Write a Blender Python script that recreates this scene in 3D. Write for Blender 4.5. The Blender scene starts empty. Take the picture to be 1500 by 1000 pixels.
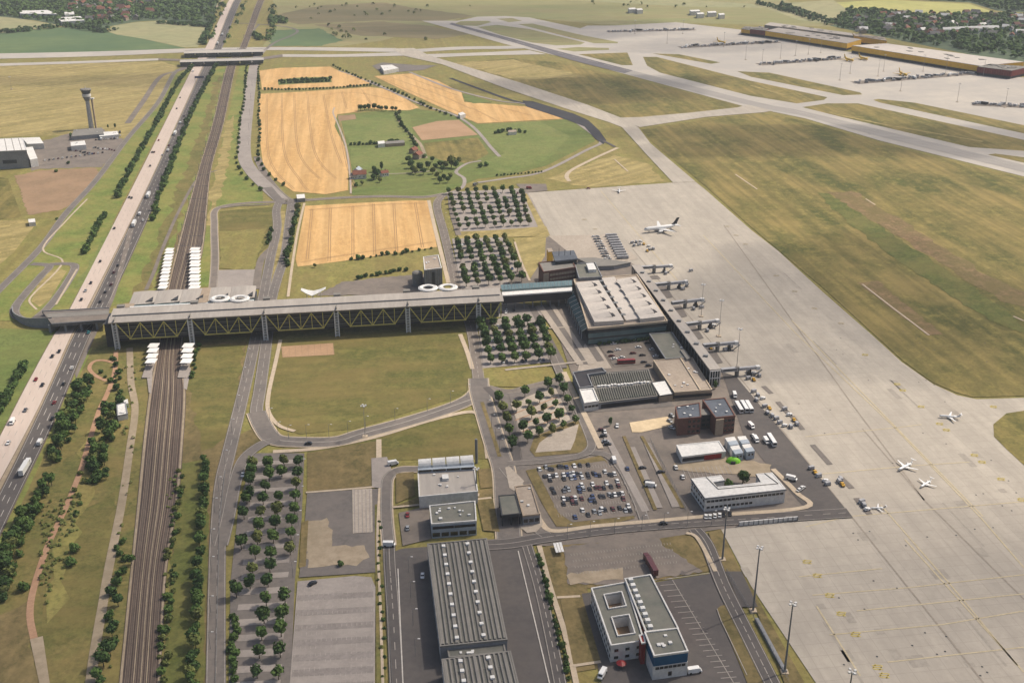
import bpy, math, random
from mathutils import Vector, Matrix
random.seed(7)
scene = bpy.context.scene
COL = scene.collection
PITCH = math.radians(23.3); CH = 300.0; F = 1600.0
cp, sp = math.cos(PITCH), math.sin(PITCH)
def P(px, py, z=0.0):
    "point of the world at height z seen at (px,py) of the 1500x1000 photograph"
    x = (px-750)/F; y = -(py-500)/F
    dx, dy, dz = x, cp+y*sp, -sp+y*cp
    t = (z-CH)/dz
    return (dx*t, dy*t, z)
def P2(px, py, z=0.0):
    q = P(px, py, z); return (q[0], q[1])
def R(a): return math.radians(a)
VA = 97.8   # heading (deg, from +X) of the airport's main axis
# ---------------------------------------------------------------- materials
K = .84
def lin(c):
    out = []
    for v in c:
        v = v/255.0
        out.append((v/12.92 if v <= 0.04045 else ((v+0.055)/1.055)**2.4)*K)
    return tuple(out)+(1.0,)
MATS = {}
GRASS = set('meadow verge green_meadow lush_grass dry_grass olive_grass brown_grass park_grass dark_green scrub bare_strip'.split())
def mat(name, c1, c2=None, c3=None, big=0.02, fine=0.6, ang=0, stretch=1.0, rough=0.9, spec=0.2, fa=0.35, metal=0.0, streak=0.0, joint=None, coat=0.0, mott=None, grain=None):
    "procedural surface: two tones mixed by a large noise, a third by a fine noise, optional mowing streaks and slab joints"
    if name in MATS: return MATS[name]
    m = bpy.data.materials.new(name); m.use_nodes = True
    nt = m.node_tree; N = nt.nodes; L = nt.links
    b = N['Principled BSDF']
    b.inputs['Roughness'].default_value = rough
    b.inputs['Specular IOR Level'].default_value = spec
    b.inputs['Metallic'].default_value = metal
    c2 = c2 or tuple(v*0.86 for v in c1); c3 = c3 or tuple(v*0.75 for v in c1)
    geo = N.new('ShaderNodeNewGeometry')
    mp = N.new('ShaderNodeMapping'); mp.vector_type = 'TEXTURE'
    mp.inputs['Rotation'].default_value = (0, 0, R(ang))
    mp.inputs['Scale'].default_value = (stretch, 1, 1)
    L.new(geo.outputs['Position'], mp.inputs['Vector'])
    def noise(scale, det, rgh=0.6):
        n = N.new('ShaderNodeTexNoise'); n.inputs['Scale'].default_value = scale
        n.inputs['Detail'].default_value = det; n.inputs['Roughness'].default_value = rgh
        L.new(mp.outputs[0], n.inputs['Vector'])
        r = N.new('ShaderNodeMapRange'); r.inputs[1].default_value = 0.40; r.inputs[2].default_value = 0.61
        L.new(n.outputs['Fac'], r.inputs[0]); return r.outputs[0]
    def mix(a, bb, f, fm=None):
        x = N.new('ShaderNodeMix'); x.data_type = 'RGBA'
        if fm is not None:
            q = N.new('ShaderNodeMath'); q.operation = 'MULTIPLY'; q.inputs[1].default_value = fm
            L.new(f, q.inputs[0]); f = q.outputs[0]
        L.new(f, x.inputs[0])
        if hasattr(a, 'is_linked'): L.new(a, x.inputs[6])
        else: x.inputs[6].default_value = a
        if hasattr(bb, 'is_linked'): L.new(bb, x.inputs[7])
        else: x.inputs[7].default_value = bb
        return x.outputs[2]
    o = mix(lin(c1), lin(c2), noise(big, 5))
    o = mix(o, lin(c3), noise(fine, 4, 0.7), fa)
    if name in GRASS: grain = (.45, .5)
    if grain:
        gn = N.new('ShaderNodeTexNoise'); gn.inputs['Scale'].default_value = grain[0]; gn.inputs['Detail'].default_value = 3; gn.inputs['Roughness'].default_value = .75
        L.new(geo.outputs['Position'], gn.inputs['Vector'])
        gr = N.new('ShaderNodeMapRange'); gr.inputs[1].default_value = .44; gr.inputs[2].default_value = .62; L.new(gn.outputs['Fac'], gr.inputs[0])
        o = mix(o, lin(tuple(v*.74 for v in c3)), gr.outputs[0], grain[1])
        g2 = N.new('ShaderNodeTexNoise'); g2.inputs['Scale'].default_value = grain[0]*.22; g2.inputs['Detail'].default_value = 4; g2.inputs['Roughness'].default_value = .7
        L.new(geo.outputs['Position'], g2.inputs['Vector'])
        r2 = N.new('ShaderNodeMapRange'); r2.inputs[1].default_value = .5; r2.inputs[2].default_value = .64; L.new(g2.outputs['Fac'], r2.inputs[0])
        o = mix(o, lin(tuple(min(255, v*1.14) for v in c1)), r2.outputs[0], grain[1]*1.1)
    if mott:
        o = mix(o, lin(mott[0]), noise(mott[1], 6, 0.65), mott[2])
    if streak:
        w = N.new('ShaderNodeTexNoise'); w.inputs['Scale'].default_value = 0.12; w.inputs['Detail'].default_value = 3
        m2 = N.new('ShaderNodeMapping'); m2.vector_type = 'TEXTURE'
        m2.inputs['Rotation'].default_value = (0, 0, R(ang)); m2.inputs['Scale'].default_value = (40, 1, 1)
        L.new(geo.outputs['Position'], m2.inputs['Vector']); L.new(m2.outputs[0], w.inputs['Vector'])
        r = N.new('ShaderNodeMapRange'); r.inputs[1].default_value = 0.4; r.inputs[2].default_value = 0.6
        L.new(w.outputs['Fac'], r.inputs[0])
        o = mix(o, lin(tuple(v*0.7 for v in c2)), r.outputs[0], streak)
    if joint:
        br = N.new('ShaderNodeTexBrick'); br.offset = 0.0
        br.inputs['Scale'].default_value = 1.0
        br.inputs['Brick Width'].default_value = joint; br.inputs['Row Height'].default_value = joint
        br.inputs['Mortar Size'].default_value = joint*0.022
        br.inputs['Color1'].default_value = (0,0,0,1); br.inputs['Color2'].default_value = (.25,.25,.25,1); br.inputs['Mortar'].default_value = (.9,.9,.9,1)
        m3 = N.new('ShaderNodeMapping'); m3.vector_type = 'TEXTURE'; m3.inputs['Rotation'].default_value = (0, 0, R(VA))
        L.new(geo.outputs['Position'], m3.inputs['Vector']); L.new(m3.outputs[0], br.inputs['Vector'])
        o = mix(o, lin(tuple(v*0.72 for v in c1)), br.outputs['Color'], 0.34)
    L.new(o, b.inputs['Base Color'])
    if coat: b.inputs['Coat Weight'].default_value = coat
    MATS[name] = m
    return m
def M(n): return MATS[n]
# ground covers
mat('meadow', (144,138,78), (156,144,88), (116,120,60), big=0.008, fine=0.12, ang=VA, stretch=2, streak=.25, fa=.5, mott=((142,120,74),.05,.35))
mat('verge', (120,134,68), (140,144,78), (98,116,52), big=0.015, fine=0.2, fa=.5, mott=((160,142,86),.03,.4))
mat('green_meadow', (110,126,66), (122,132,74), (96,112,56), big=0.012, fine=0.15, ang=20, stretch=2, streak=.2, fa=.5, mott=((134,130,76),.03,.35))
mat('lush_grass', (116,130,70), (134,140,82), (96,114,58), big=0.01, fine=0.15, fa=.5, mott=((140,138,84),.03,.35))
mat('dry_grass', (180,160,106), (158,146,90), (136,126,76), big=0.012, fine=0.14, ang=45, stretch=3, streak=.35, fa=.6, mott=((190,172,118),.04,.5))
mat('olive_grass', (142,130,74), (98,102,50), (84,88,44), big=0.012, fine=0.09, ang=VA, stretch=2, streak=.35, fa=.6, mott=((168,146,90),.022,.65))
mat('brown_grass', (138,120,82), (120,108,70), (94,90,54), big=0.03, fine=0.25, ang=VA, stretch=2, streak=.2, fa=.6, mott=((150,130,90),.05,.4))
mat('park_grass', (122,116,66), (102,106,54), (88,92,46), big=0.014, fine=0.15, ang=VA+90, stretch=2, streak=.15, fa=.5, mott=((142,122,76),.03,.55))
mat('dark_green', (104,110,56), (120,118,64), (84,92,46), big=0.03, fine=0.2, fa=.6, mott=((132,124,72),.03,.4))
mat('scrub', (112,112,62), (138,126,76), (84,92,46), big=0.03, fine=0.25, fa=.65, mott=((150,128,82),.04,.45))
mat('wheat', (226,184,124), (214,172,112), (196,152,96), big=0.015, fine=0.3, ang=VA, stretch=6, streak=.3, fa=.5, mott=((232,194,138),.05,.5), grain=(.5,.25))
mat('tramline', (176,140,98), (184,148,104), big=0.05)
mat('bare_soil', (188,154,122), (176,144,112), big=0.03)
mat('brown_soil', (160,132,104), (142,118,92), (170,146,120), big=0.03, fine=.3)
mat('bare_strip', (150,122,92), (130,112,76), (108,100,60), big=0.02, fine=0.15, fa=.6, mott=((120,110,66),.03,.6))
mat('far_green', (92,116,80), (112,130,86), (84,106,72), big=0.006, fine=.04, streak=.2, ang=10)
mat('far_pale', (160,160,118), (170,164,122), big=0.006, fine=.04, streak=.15, ang=60)
mat('far_olive', (146,146,98), (162,154,108), (118,126,80), big=0.01, fine=.06, ang=0, stretch=4, fa=.5, mott=((140,126,92),.02,.4))
mat('far_brown', (138,124,92), (122,114,82), (110,108,76), big=0.006, fine=.04, ang=0, stretch=5, fa=.5)
mat('far_yellow', (186,182,110), (172,172,100), big=0.006, fine=.04)
mat('far_dark', (78,96,72), (92,106,78), (64,80,60), big=0.02, fine=.08)
# pavements
mat('concrete', (188,179,166), (200,191,176), (175,166,154), big=0.006, fine=0.12, ang=VA, stretch=3, streak=.15, joint=7.5, fa=.45, mott=((170,162,151),.03,.5), grain=(.3,.12))
mat('concrete_far', (188,181,171), (198,190,178), (174,169,162), big=0.004, fine=0.04, fa=.4, mott=((170,166,162),.012,.5))
mat('concrete_path', (206,188,164), (194,178,156), big=0.05, fine=.5)
mat('motorway_concrete', (208,192,180), (200,184,172), (190,172,160), big=0.02, fine=.3, ang=VA+15, stretch=8)
mat('asphalt', (118,112,108), (130,122,116), (98,95,92), big=0.03, fine=0.3, fa=.5, mott=((136,127,120),.08,.4), grain=(.4,.15))
mat('dark_asphalt', (92,88,87), (102,97,94), (80,77,78), big=0.015, fine=0.3, fa=.5, mott=((108,101,97),.05,.4), grain=(.4,.12))
mat('channel', (62,62,68), (70,70,74), big=.05)
mat('warm_asphalt', (134,124,116), (122,114,106), (104,98,94), big=0.03, fine=0.25, fa=.5, mott=((146,135,124),.07,.45), grain=(.4,.15))
mat('runway_asphalt', (108,106,110), (118,114,116), (98,96,102), big=0.01, fine=.1)
mat('runway_worn', (172,167,160), (162,157,151), (154,149,144), big=0.006, fine=.05, ang=-20, stretch=12, fa=.5)
mat('pavers', (166,157,150), (154,146,140), (142,134,129), big=0.03, fine=.6, fa=.5, mott=((176,167,159),.05,.4), grain=(.4,.18))
mat('pavers_bay', (152,144,139), (144,136,131), (134,127,122), big=0.05, fine=.8, grain=(.4,.18))
mat('pale_pavers', (190,178,164), (180,168,154), big=0.03, fine=.6, fa=.4)
mat('gravel', (176,160,138), (160,146,124), (136,122,100), big=0.03, fine=.2, fa=.5)
mat('red_path', (178,140,112), (186,150,122), big=0.05)
mat('ballast', (108,95,86), (92,81,75), (72,64,60), big=0.03, fine=.3, ang=VA, stretch=12, fa=.6, mott=((128,114,102),.06,.45), grain=(.5,.3))
mat('sleepers', (78,68,63), (94,80,72), (66,58,54), big=0.05, fine=.5, ang=VA, stretch=6, grain=(.5,.3))
mat('rail_steel', (156,138,122), (140,122,108), rough=.5)
mat('white_paint', (214,208,200), (200,194,186), big=.2)
mat('faded_paint', (178,170,162), (164,158,150), big=.2)
mat('yellow_paint', (212,192,96), (200,180,104), (190,174,120), big=.2, fine=1)
mat('faded_yellow', (206,192,160), (198,184,154), big=.1)
mat('joint_seal', (158,148,136), (164,154,142), big=.1)
mat('roof_pale', (208,200,191), (198,190,182), (180,173,166), big=.08, fine=.6, fa=.5)
mat('shoulder', (120,106,92), (112,100,86), big=.05)
# buildings, things
mat('roof_grey', (188,181,173), (176,169,161), (158,152,146), big=.05, fine=.5, ang=VA, stretch=8, fa=.5, mott=((164,156,148),.12,.4))
mat('roof_mid', (140,136,130), (130,127,122), (118,116,112), big=.05, fine=.4)
mat('roof_dark', (108,109,103), (118,117,110), (90,92,87), big=.08, fine=.6, fa=.6, mott=((128,125,118),.15,.35))
mat('roof_felt', (122,122,113), (112,114,106), (96,98,93), big=.08, fine=.6, fa=.6, mott=((138,133,124),.15,.4))
mat('roof_beige', (180,166,150), (166,152,138), (148,136,124), big=.08, fine=.6, fa=.6)
mat('roof_white', (236,234,230), (224,223,220), big=.1)
mat('roof_blue', (176,186,196), (166,176,188), big=.1)
mat('wall_white', (228,226,222), (216,214,210), big=.2)
mat('wall_grey', (150,152,156), (140,142,146), big=.1)
mat('wall_beige', (176,158,138), (164,148,130), big=.1)
mat('wall_dark', (64,62,66), (54,54,60), big=.1, rough=.6)
mat('brick_red', (124,90,80), (112,80,72), (98,70,64), big=.3, fine=1.2)
mat('cargo_grey', (186,186,188), (168,168,172), big=.5, rough=.5)
mat('glass_dark', (44,54,62), (36,46,54), big=.2, rough=.15, spec=.6)
mat('glass_teal', (96,122,124), (78,104,108), (112,136,136), big=.1, rough=.2, spec=.6)
mat('window_glass', (34,38,44), (28,32,38), rough=.15, spec=.6)
mat('dhl_yellow', (255,204,76), (250,196,70), big=.05)
mat('plane_yellow', (232,190,60), (224,180,56), rough=.4)
mat('red_wall', (158,52,52), (146,46,48), big=.1)
mat('far_red', (128,62,58), (142,70,62), big=.1)
mat('blue_band', (20,88,130), (18,80,120), big=.2)
mat('truss_yellow', (226,212,120), (212,198,108), big=.3, rough=.6)
mat('steel_white', (236,235,232), (226,225,222), rough=.5)
mat('roof_slate', (104,110,120), (92,98,108), (80,86,94), big=.1, fine=.5, fa=.5)
mat('sand', (226,204,168), (210,188,154), (192,172,140), big=.05, fine=.3, fa=.5)
mat('roof_bright', (252,250,246), (244,242,238), big=.2)
mat('steel_grey', (134,136,138), (122,124,126), rough=.5)
mat('steel_dark', (70,72,76), (60,62,66), rough=.5)
mat('tile_red', (146,98,80), (132,86,72), (112,74,64), big=.3, fine=1.5)
mat('tile_grey', (120,116,116), (108,104,106), big=.3)
mat('lime', (140,214,50), (120,196,40), rough=.5)
mat('trunk', (88,76,62), (74,64,52), big=1)
mat('leaf_mid', (86,114,56), (106,130,66), (58,82,42), big=.12, fine=.9, fa=.6)
mat('leaf_dark', (70,98,52), (88,112,58), (50,72,40), big=.12, fine=.9, fa=.6)
mat('leaf_olive', (116,124,68), (130,134,76), (84,98,52), big=.12, fine=.9, fa=.6)
mat('tyre', (32,32,34), (28,28,30))
for n, c in dict(white=(246,246,244), silver=(168,172,176), black=(36,37,42), red=(150,36,36), blue=(52,74,118), teal=(60,150,160), grey=(104,106,112), maroon=(96,38,40), yellow=(220,170,50), orange=(206,110,50)).items():
    mat('paint_'+n, c, tuple(v*.94 for v in c), tuple(v*.9 for v in c), rough=.3, spec=.5, coat=.3)
# ---------------------------------------------------------------- mesh builder
class MB:
    def __init__(s): s.v = []; s.f = []
    def poly(s, pts):
        n = len(s.v); s.v += [tuple(p) for p in pts]; s.f.append(tuple(range(n, n+len(pts)))); return s
    def prism(s, xy, z0, z1, top=None):
        "vertical prism on a footprint; top: other footprint for the upper face"
        a = sum(xy[i][0]*xy[(i+1) % len(xy)][1]-xy[(i+1) % len(xy)][0]*xy[i][1] for i in range(len(xy)))
        if a < 0:
            xy = xy[::-1]
            if top: top = top[::-1]
        top = top or xy; n = len(s.v); k = len(xy)
        s.v += [(x, y, z0) for x, y in xy]+[(x, y, z1) for x, y in top]
        s.f.append(tuple(range(n+k-1, n-1, -1))); s.f.append(tuple(range(n+k, n+2*k)))
        for i in range(k):
            j = (i+1) % k; s.f.append((n+i, n+j, n+k+j, n+k+i))
        return s
    def box(s, c, d, rz=0.0):
        ca, sa = math.cos(rz), math.sin(rz); xy = []
        for u, v in ((-1,-1),(1,-1),(1,1),(-1,1)):
            x, y = u*d[0]/2, v*d[1]/2; xy.append((c[0]+x*ca-y*sa, c[1]+x*sa+y*ca))
        return s.prism(xy, c[2]-d[2]/2, c[2]+d[2]/2)
    def tube(s, a, b, r, r2=None, n=6):
        a, b = Vector(a), Vector(b); r2 = r if r2 is None else r2
        d = (b-a).normalized(); u = d.cross(Vector((0,0,1)) if abs(d.z) < .95 else Vector((1,0,0))).normalized(); w = d.cross(u)
        k = len(s.v)
        for q, rr in ((a, r), (b, r2)):
            for i in range(n):
                t = 2*math.pi*i/n; s.v.append(tuple(q+u*rr*math.cos(t)+w*rr*math.sin(t)))
        for i in range(n):
            j = (i+1) % n; s.f.append((k+i, k+j, k+n+j, k+n+i))
        s.f.append(tuple(range(k+n-1, k-1, -1))); s.f.append(tuple(range(k+n, k+2*n)))
        return s
    def loft(s, rings, cap=True):
        k = len(s.v); n = len(rings[0])
        for r in rings: s.v += [tuple(p) for p in r]
        for a in range(len(rings)-1):
            for i in range(n):
                j = (i+1) % n; s.f.append((k+a*n+i, k+a*n+j, k+(a+1)*n+j, k+(a+1)*n+i))
        if cap:
            s.f.append(tuple(range(k+n-1, k-1, -1))); e = k+(len(rings)-1)*n; s.f.append(tuple(range(e, e+n)))
        return s
    def mesh(s, name, m, off=(0,0,0), smooth=False):
        me = bpy.data.meshes.new(name)
        me.from_pydata([(x-off[0], y-off[1], z-off[2]) for x, y, z in s.v], [], s.f)
        me.materials.append(MATS[m] if isinstance(m, str) else m)
        if smooth: me.polygons.foreach_set('use_smooth', [True]*len(me.polygons))
        me.update(); return me
def link(name, me, parent=None, loc=None):
    o = bpy.data.objects.new(name, me); COL.objects.link(o)
    if parent: o.parent = parent
    if loc is not None: o.location = loc
    return o
LABELS = {}
def tag(o, label, cat, group=None):
    LABELS[label] = LABELS.get(label, 0)+1
    o['label'] = label; o['category'] = cat
    if group: o['group'] = group
    return o
def thing(name, label, cat, loc=(0,0,0), rz=0, group=None):
    o = bpy.data.objects.new(name, None); COL.objects.link(o); o.empty_display_size = 1
    o.location = loc; o.rotation_euler = (0,0,rz)
    return tag(o, label, cat, group)
def part(t, name, mb, m, world=True, smooth=False, label=None):
    "mesh given in world coordinates becomes a child of t (root parents keep their location)"
    off = (0,0,0)
    if world:
        q = t
        while q: off = tuple(off[i]+q.location[i] for i in range(3)); q = q.parent
    o = link(name, mb.mesh(name, m, off, smooth), t)
    if label: o['label'] = label
    return o
ZC = [0]
def struct(name, mb, m, kind='structure'):
    if kind == 'structure' and name != 'ground':
        ZC[0] += .0002; mb.v = [(x, y, z*1.6+ZC[0]) for x, y, z in mb.v]
    o = link(name, mb.mesh(name, m)); o['kind'] = kind; return o
ORD = ['zeroth','first','second','third','fourth','fifth','sixth','seventh','eighth','ninth','tenth','eleventh','twelfth']
def nth(n):
    if n < len(ORD): return ORD[n]
    return '%d%s' % (n, {1:'st',2:'nd',3:'rd'}.get(n % 10 if n % 100 not in (11,12,13) else 0, 'th'))
# ---------------------------------------------------------------- ground drawing
def smooth(pts, k=6):
    if len(pts) < 3: return pts
    out = []
    for i in range(len(pts)-1):
        p0 = pts[max(i-1,0)]; p1 = pts[i]; p2 = pts[i+1]; p3 = pts[min(i+2,len(pts)-1)]
        for j in range(k):
            t = j/k; out.append(tuple(0.5*((2*p1[a])+(-p0[a]+p2[a])*t+(2*p0[a]-5*p1[a]+4*p2[a]-p3[a])*t*t+(-p0[a]+3*p1[a]-3*p2[a]+p3[a])*t**3) for a in range(2)))
    out.append(pts[-1]); return out
def area(name, pts, m, lay, jit=0.0, sm=False):
    "flat ground area; lay = layer number, 5 cm each"
    w = [P2(*p) for p in pts]
    if sm: w = smooth(w+[w[0]], 5)[:-1]
    if jit:
        o = []
        for i in range(len(w)):
            a, b = w[i], w[(i+1) % len(w)]; L = math.hypot(b[0]-a[0], b[1]-a[1]); n = max(1, min(30, int(L/(jit*3))))
            for j in range(n):
                t = j/n; o.append((a[0]+(b[0]-a[0])*t+random.uniform(-jit,jit), a[1]+(b[1]-a[1])*t+random.uniform(-jit,jit)))
        w = o
    return struct(name, MB().poly([(x, y, lay*.05) for x, y in ccw(w)]), m)
def ccw(w):
    a = sum(w[i][0]*w[(i+1) % len(w)][1]-w[(i+1) % len(w)][0]*w[i][1] for i in range(len(w)))
    return w if a > 0 else w[::-1]
def ribbon(mb, w, width, z, dash=None, off=0.0):
    "strip of constant width along world points; dash=(on,gap)"
    n = len(w)
    if n < 2: return
    L = []; 
    for i in range(n):
        a = w[max(i-1,0)]; b = w[min(i+1,n-1)]; d = math.hypot(b[0]-a[0], b[1]-a[1]) or 1
        L.append((-(b[1]-a[1])/d, (b[0]-a[0])/d))
    if dash:
        for i in range(n-1):
            a, b = w[i], w[i+1]; d = math.hypot(b[0]-a[0], b[1]-a[1]); t = 0
            while t < d:
                e = min(t+dash[0], d); q = []
                for s_, tt in ((1,t),(-1,t),(-1,e),(1,e)):
                    f = tt/d; q.append((a[0]+(b[0]-a[0])*f+L[i][0]*(off+s_*width/2), a[1]+(b[1]-a[1])*f+L[i][1]*(off+s_*width/2), z))
                mb.poly([q[0],q[1],q[2],q[3]]); t += dash[0]+dash[1]
        return
    k = len(mb.v)
    for i in range(n):
        for s_ in (1,-1): mb.v.append((w[i][0]+L[i][0]*(off+s_*width/2), w[i][1]+L[i][1]*(off+s_*width/2), z))
    for i in range(n-1): mb.f.append((k+2*i, k+2*i+1, k+2*i+3, k+2*i+2))
def road(name, pts, width, m, lay, edge=None, centre=None, kerb=None):
    w = smooth([P2(*p) for p in pts]); 
    if kerb:
        mb = MB(); ribbon(mb, w, width+kerb, (lay-.5)*.05); struct('kerb_line', mb, 'concrete_path')
    mb = MB(); ribbon(mb, w, width, lay*.05); struct(name, mb, m)
    if edge or centre:
        mk = MB()
        if edge:
            for s_ in (1,-1): ribbon(mk, w, .3, (lay+.6)*.05, off=s_*(width/2-.5))
        if centre: ribbon(mk, w, .35, (lay+.6)*.05, dash=(4,6))
        struct('road_markings', mk, 'faded_paint')
def between(left, right, f0, f1, name, m, lay, sm=True):
    "strip between two edge lines (px), from fraction f0 to f1 across"
    l = [P2(*p) for p in left]; r = [P2(*p) for p in right]
    if sm: l = smooth(l); r = smooth(r)
    mb = MB(); k = 0
    for a, b in zip(l, r):
        for f in (f0, f1): mb.v.append((a[0]+(b[0]-a[0])*f, a[1]+(b[1]-a[1])*f, lay*.05))
    for i in range(len(l)-1): mb.f.append((2*i, 2*i+1, 2*i+3, 2*i+2)[::-1])
    return mb
# ================================================================ GROUND
g = MB(); g.poly([(-9000,-1500,0),(9000,-1500,0),(9000,14000,0),(-9000,14000,0)]); struct('ground', g, 'meadow')
# far fields, upper left
area('field', [(-40,52),(90,40),(152,43),(171,51),(208,57),(272,71),(150,76),(-40,82)], 'far_green', 1)
area('field', [(-40,22),(15,26),(50,31),(91,38),(0,49),(-40,51)], 'far_pale', 2)
area('field', [(155,46),(167,38),(200,33),(240,31),(300,37),(308,40),(290,69),(270,70),(208,57),(171,51)], 'far_pale', 2)
area('wood_floor', [(-60,-8),(322,-8),(310,38),(240,30),(200,32),(165,38),(150,44),(91,38),(50,30),(-60,20)], 'far_dark', 1)
area('field', [(395,-12),(640,-12),(900,-8),(1150,0),(1240,40),(1000,34),(900,38),(770,26),(680,26),(560,60),(500,68),(385,68),(410,30)], 'far_olive', 1)
area('field', [(400,24),(470,8),(560,4),(620,14),(700,24),(640,32),(560,30),(440,36)], 'far_brown', 2, jit=6)
area('field', [(460,36),(560,32),(640,40),(690,50),(640,58),(520,52)], 'far_brown', 2, jit=6)
area('field', [(400,45),(470,42),(500,60),(470,68),(395,68)], 'far_green', 3, jit=4)
area('field', [(700,-9),(900,-7),(1100,6),(1120,12),(1000,10),(860,2),(720,-2)], 'far_pale', 2, jit=4)
area('field', [(1225,4),(1300,0),(1420,6),(1456,18),(1440,21),(1330,20),(1240,14)], 'far_yellow', 2)
area('field', [(1110,8),(1220,0),(1240,14),(1255,30),(1215,36),(1170,30)], 'far_pale', 2)
area('wood_floor', [(1240,14),(1330,21),(1440,22),(1470,18),(1600,30),(1600,110),(1440,84),(1300,56),(1215,38),(1245,32)], 'far_dark', 2)
area('wood_floor', [(1330,-6),(1600,-6),(1600,26),(1460,16),(1420,4),(1330,0)], 'far_dark', 1)
# airfield grass, left
area('grass', [(-60,98),(236,90),(262,98),(250,107),(230,150),(187,203),(150,196),(0,201),(-60,204)], 'dry_grass', 1)
area('grass', [(-60,201),(187,203),(141,264),(96,314),(61,362),(0,424),(-60,470)], 'meadow', 2)
area('yard', [(45,212),(100,196),(150,190),(182,205),(150,245),(60,248),(45,250)], 'warm_asphalt', 3, jit=2)
area('bare_ground', [(22,258),(60,250),(142,246),(144,256),(120,290),(92,307),(42,316)], 'brown_soil', 4, jit=1.5)
area('grass', [(-60,250),(12,262),(32,318),(0,322),(-60,330)], 'olive_grass', 3)
area('grass', [(-60,326),(40,322),(50,332),(20,370),(-60,440)], 'dry_grass', 3)
area('grass_bank', [(256,110),(284,98),(203,250),(101,456),(60,470),(0,470),(-60,480),(-60,470),(0,424),(61,362),(96,314),(157,250)], 'verge', 3)
# corridor between motorway and railway, then up to the dual road
area('grass_bank', [(312,93),(336,93),(290,262),(258,360),(236,430),(158,450),(239,250)], 'verge', 1)
area('grass_bank', [(352,93),(374,93),(352,200),(352,240),(385,280),(385,300),(312,306),(308,420),(284,420),(300,350),(316,250)], 'verge', 1)
area('grass_bank', [(-60,478),(82,485),(0,640),(-60,720)], 'green_meadow', 2)
area('scrub_land', [(134,500),(230,500),(205,740),(176,1010),(-60,1110),(-60,850),(0,790),(60,680)], 'scrub', 1)
area('grass_bank', [(120,520),(136,508),(40,720),(0,800),(-20,850),(-20,790),(24,733)], 'verge', 2)
area('grass', [(95,760),(170,720),(160,850),(140,920),(90,940),(58,930),(50,870),(65,810)], 'park_grass', 2, jit=3)
area('grass', [(265,500),(362,500),(345,600),(325,700),(312,1050),(232,1050),(262,700)], 'brown_grass', 1)
area('grass', [(285,505),(360,505),(336,640),(300,660),(272,560)], 'park_grass', 2, jit=2)
area('scrub_land', [(262,680),(306,670),(300,1050),(236,1050)], 'dark_green', 2, jit=1)
# motorway
Lc = [(352,-14),(336,0),(302,69),(286,93),(198,267),(101,456),(80,490),(40,563),(0,640),(-40,712)]
Rc = [(360,-14),(343,0),(314,69),(299,93),(219,267),(128,450),(105,490),(58,594),(0,704),(-40,775)]
Ld = [(361,-14),(344,0),(315,69),(301,93),(223,262),(133,450),(109,490),(62,594),(0,722),(-40,790)]
Rd = [(372,-14),(354,0),(326,69),(313,93),(240,267),(159,447),(133,490),(78,620),(24,733),(-30,850)]
def two(nm, l, r, m, lay, f0=0, f1=1): struct(nm, between(l, r, f0, f1, nm, m, lay), m)
two('motorway_shoulder', Lc, Rd, 'shoulder', 4, -.02, 1.02)
two('motorway', Lc, Rc, 'motorway_concrete', 5)
two('motorway', Ld, Rd, 'dark_asphalt', 5)
for f in (.06,.94): two('road_markings', Lc, Rc, 'white_paint', 6, f-.008, f+.008); two('road_markings', Ld, Rd, 'white_paint', 6, f-.008, f+.008)
for L_, R_ in ((Lc,Rc),(Ld,Rd)):
    for f in (.33,.63):
        l = smooth([P2(*p) for p in L_]); r = smooth([P2(*p) for p in R_]); mk = MB()
        ribbon(mk, [(a[0]+(b[0]-a[0])*f, a[1]+(b[1]-a[1])*f) for a, b in zip(l, r)], .3, .31, dash=(6,10)); struct('road_markings', mk, 'white_paint' if L_ is Ld else 'faded_paint')
two('median', Rc, Ld, 'gravel', 6, .15, .85)
# slip road beside the dark carriageway near the bridge
two('slip_road', [(190,330),(159,447),(138,470),(133,490),(110,548)], [(197,332),(170,430),(150,470),(140,492),(112,555)], 'warm_asphalt', 5)
# railway
RLl = [(392,-12),(378,0),(352,69),(334,93),(312,180),(291,250),(262,357),(246,423),(232,509),(220,575),(211,650),(203,733),(192,840),(176,1000),(170,1060)]
RLr = [(402,-12),(388,0),(362,69),(347,93),(328,180),(309,250),(298,357),(282,423),(266,509),(271,575),(267,650),(260,733),(243,840),(234,1000),(231,1060)]
two('railway_bed', RLl, RLr, 'ballast', 4, -.03, 1.03)
for i in range(6):
    c = (i+.5)/6
    two('railway_track', RLl, RLr, 'sleepers', 5, c-.055, c+.055)
    for s_ in (-.032,.032): two('railway_rail', RLl, RLr, 'rail_steel', 6, c+s_-.006, c+s_+.006)
for c in (0.0, 1.0, .52): two('track_path', RLl, RLr, 'gravel', 6, c-.012, c+.012)
for c_, w_ in ((.03,.016),(.338,.012),(.665,.012),(.975,.016)): two('track_path', RLl, RLr, 'gravel', 6, c_-w_, c_+w_)
area('scrub_land', [(318,112),(326,112),(300,220),(272,300),(240,380),(214,430),(196,430),(240,330),(290,200)], 'scrub', 2, jit=4)
area('scrub_land', [(262,340),(272,330),(248,400),(240,420),(228,420)], 'brown_grass', 3, jit=3)
area('scrub_land', [(330,180),(344,170),(330,260),(310,330),(300,330)], 'dry_grass', 2, jit=3)
area('scrub_land', [(120,660),(150,600),(160,640),(120,760),(90,900),(70,920),(80,820)], 'meadow', 3, jit=4)
area('scrub_land', [(0,900),(44,880),(46,930),(60,1000),(0,1040),(-40,1040)], 'brown_grass', 3, jit=2)
area('grass_bank', [(256,180),(262,184),(220,262),(180,330),(120,420),(110,420),(170,320)][::1], 'lush_grass', 4, jit=1.5)
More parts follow.
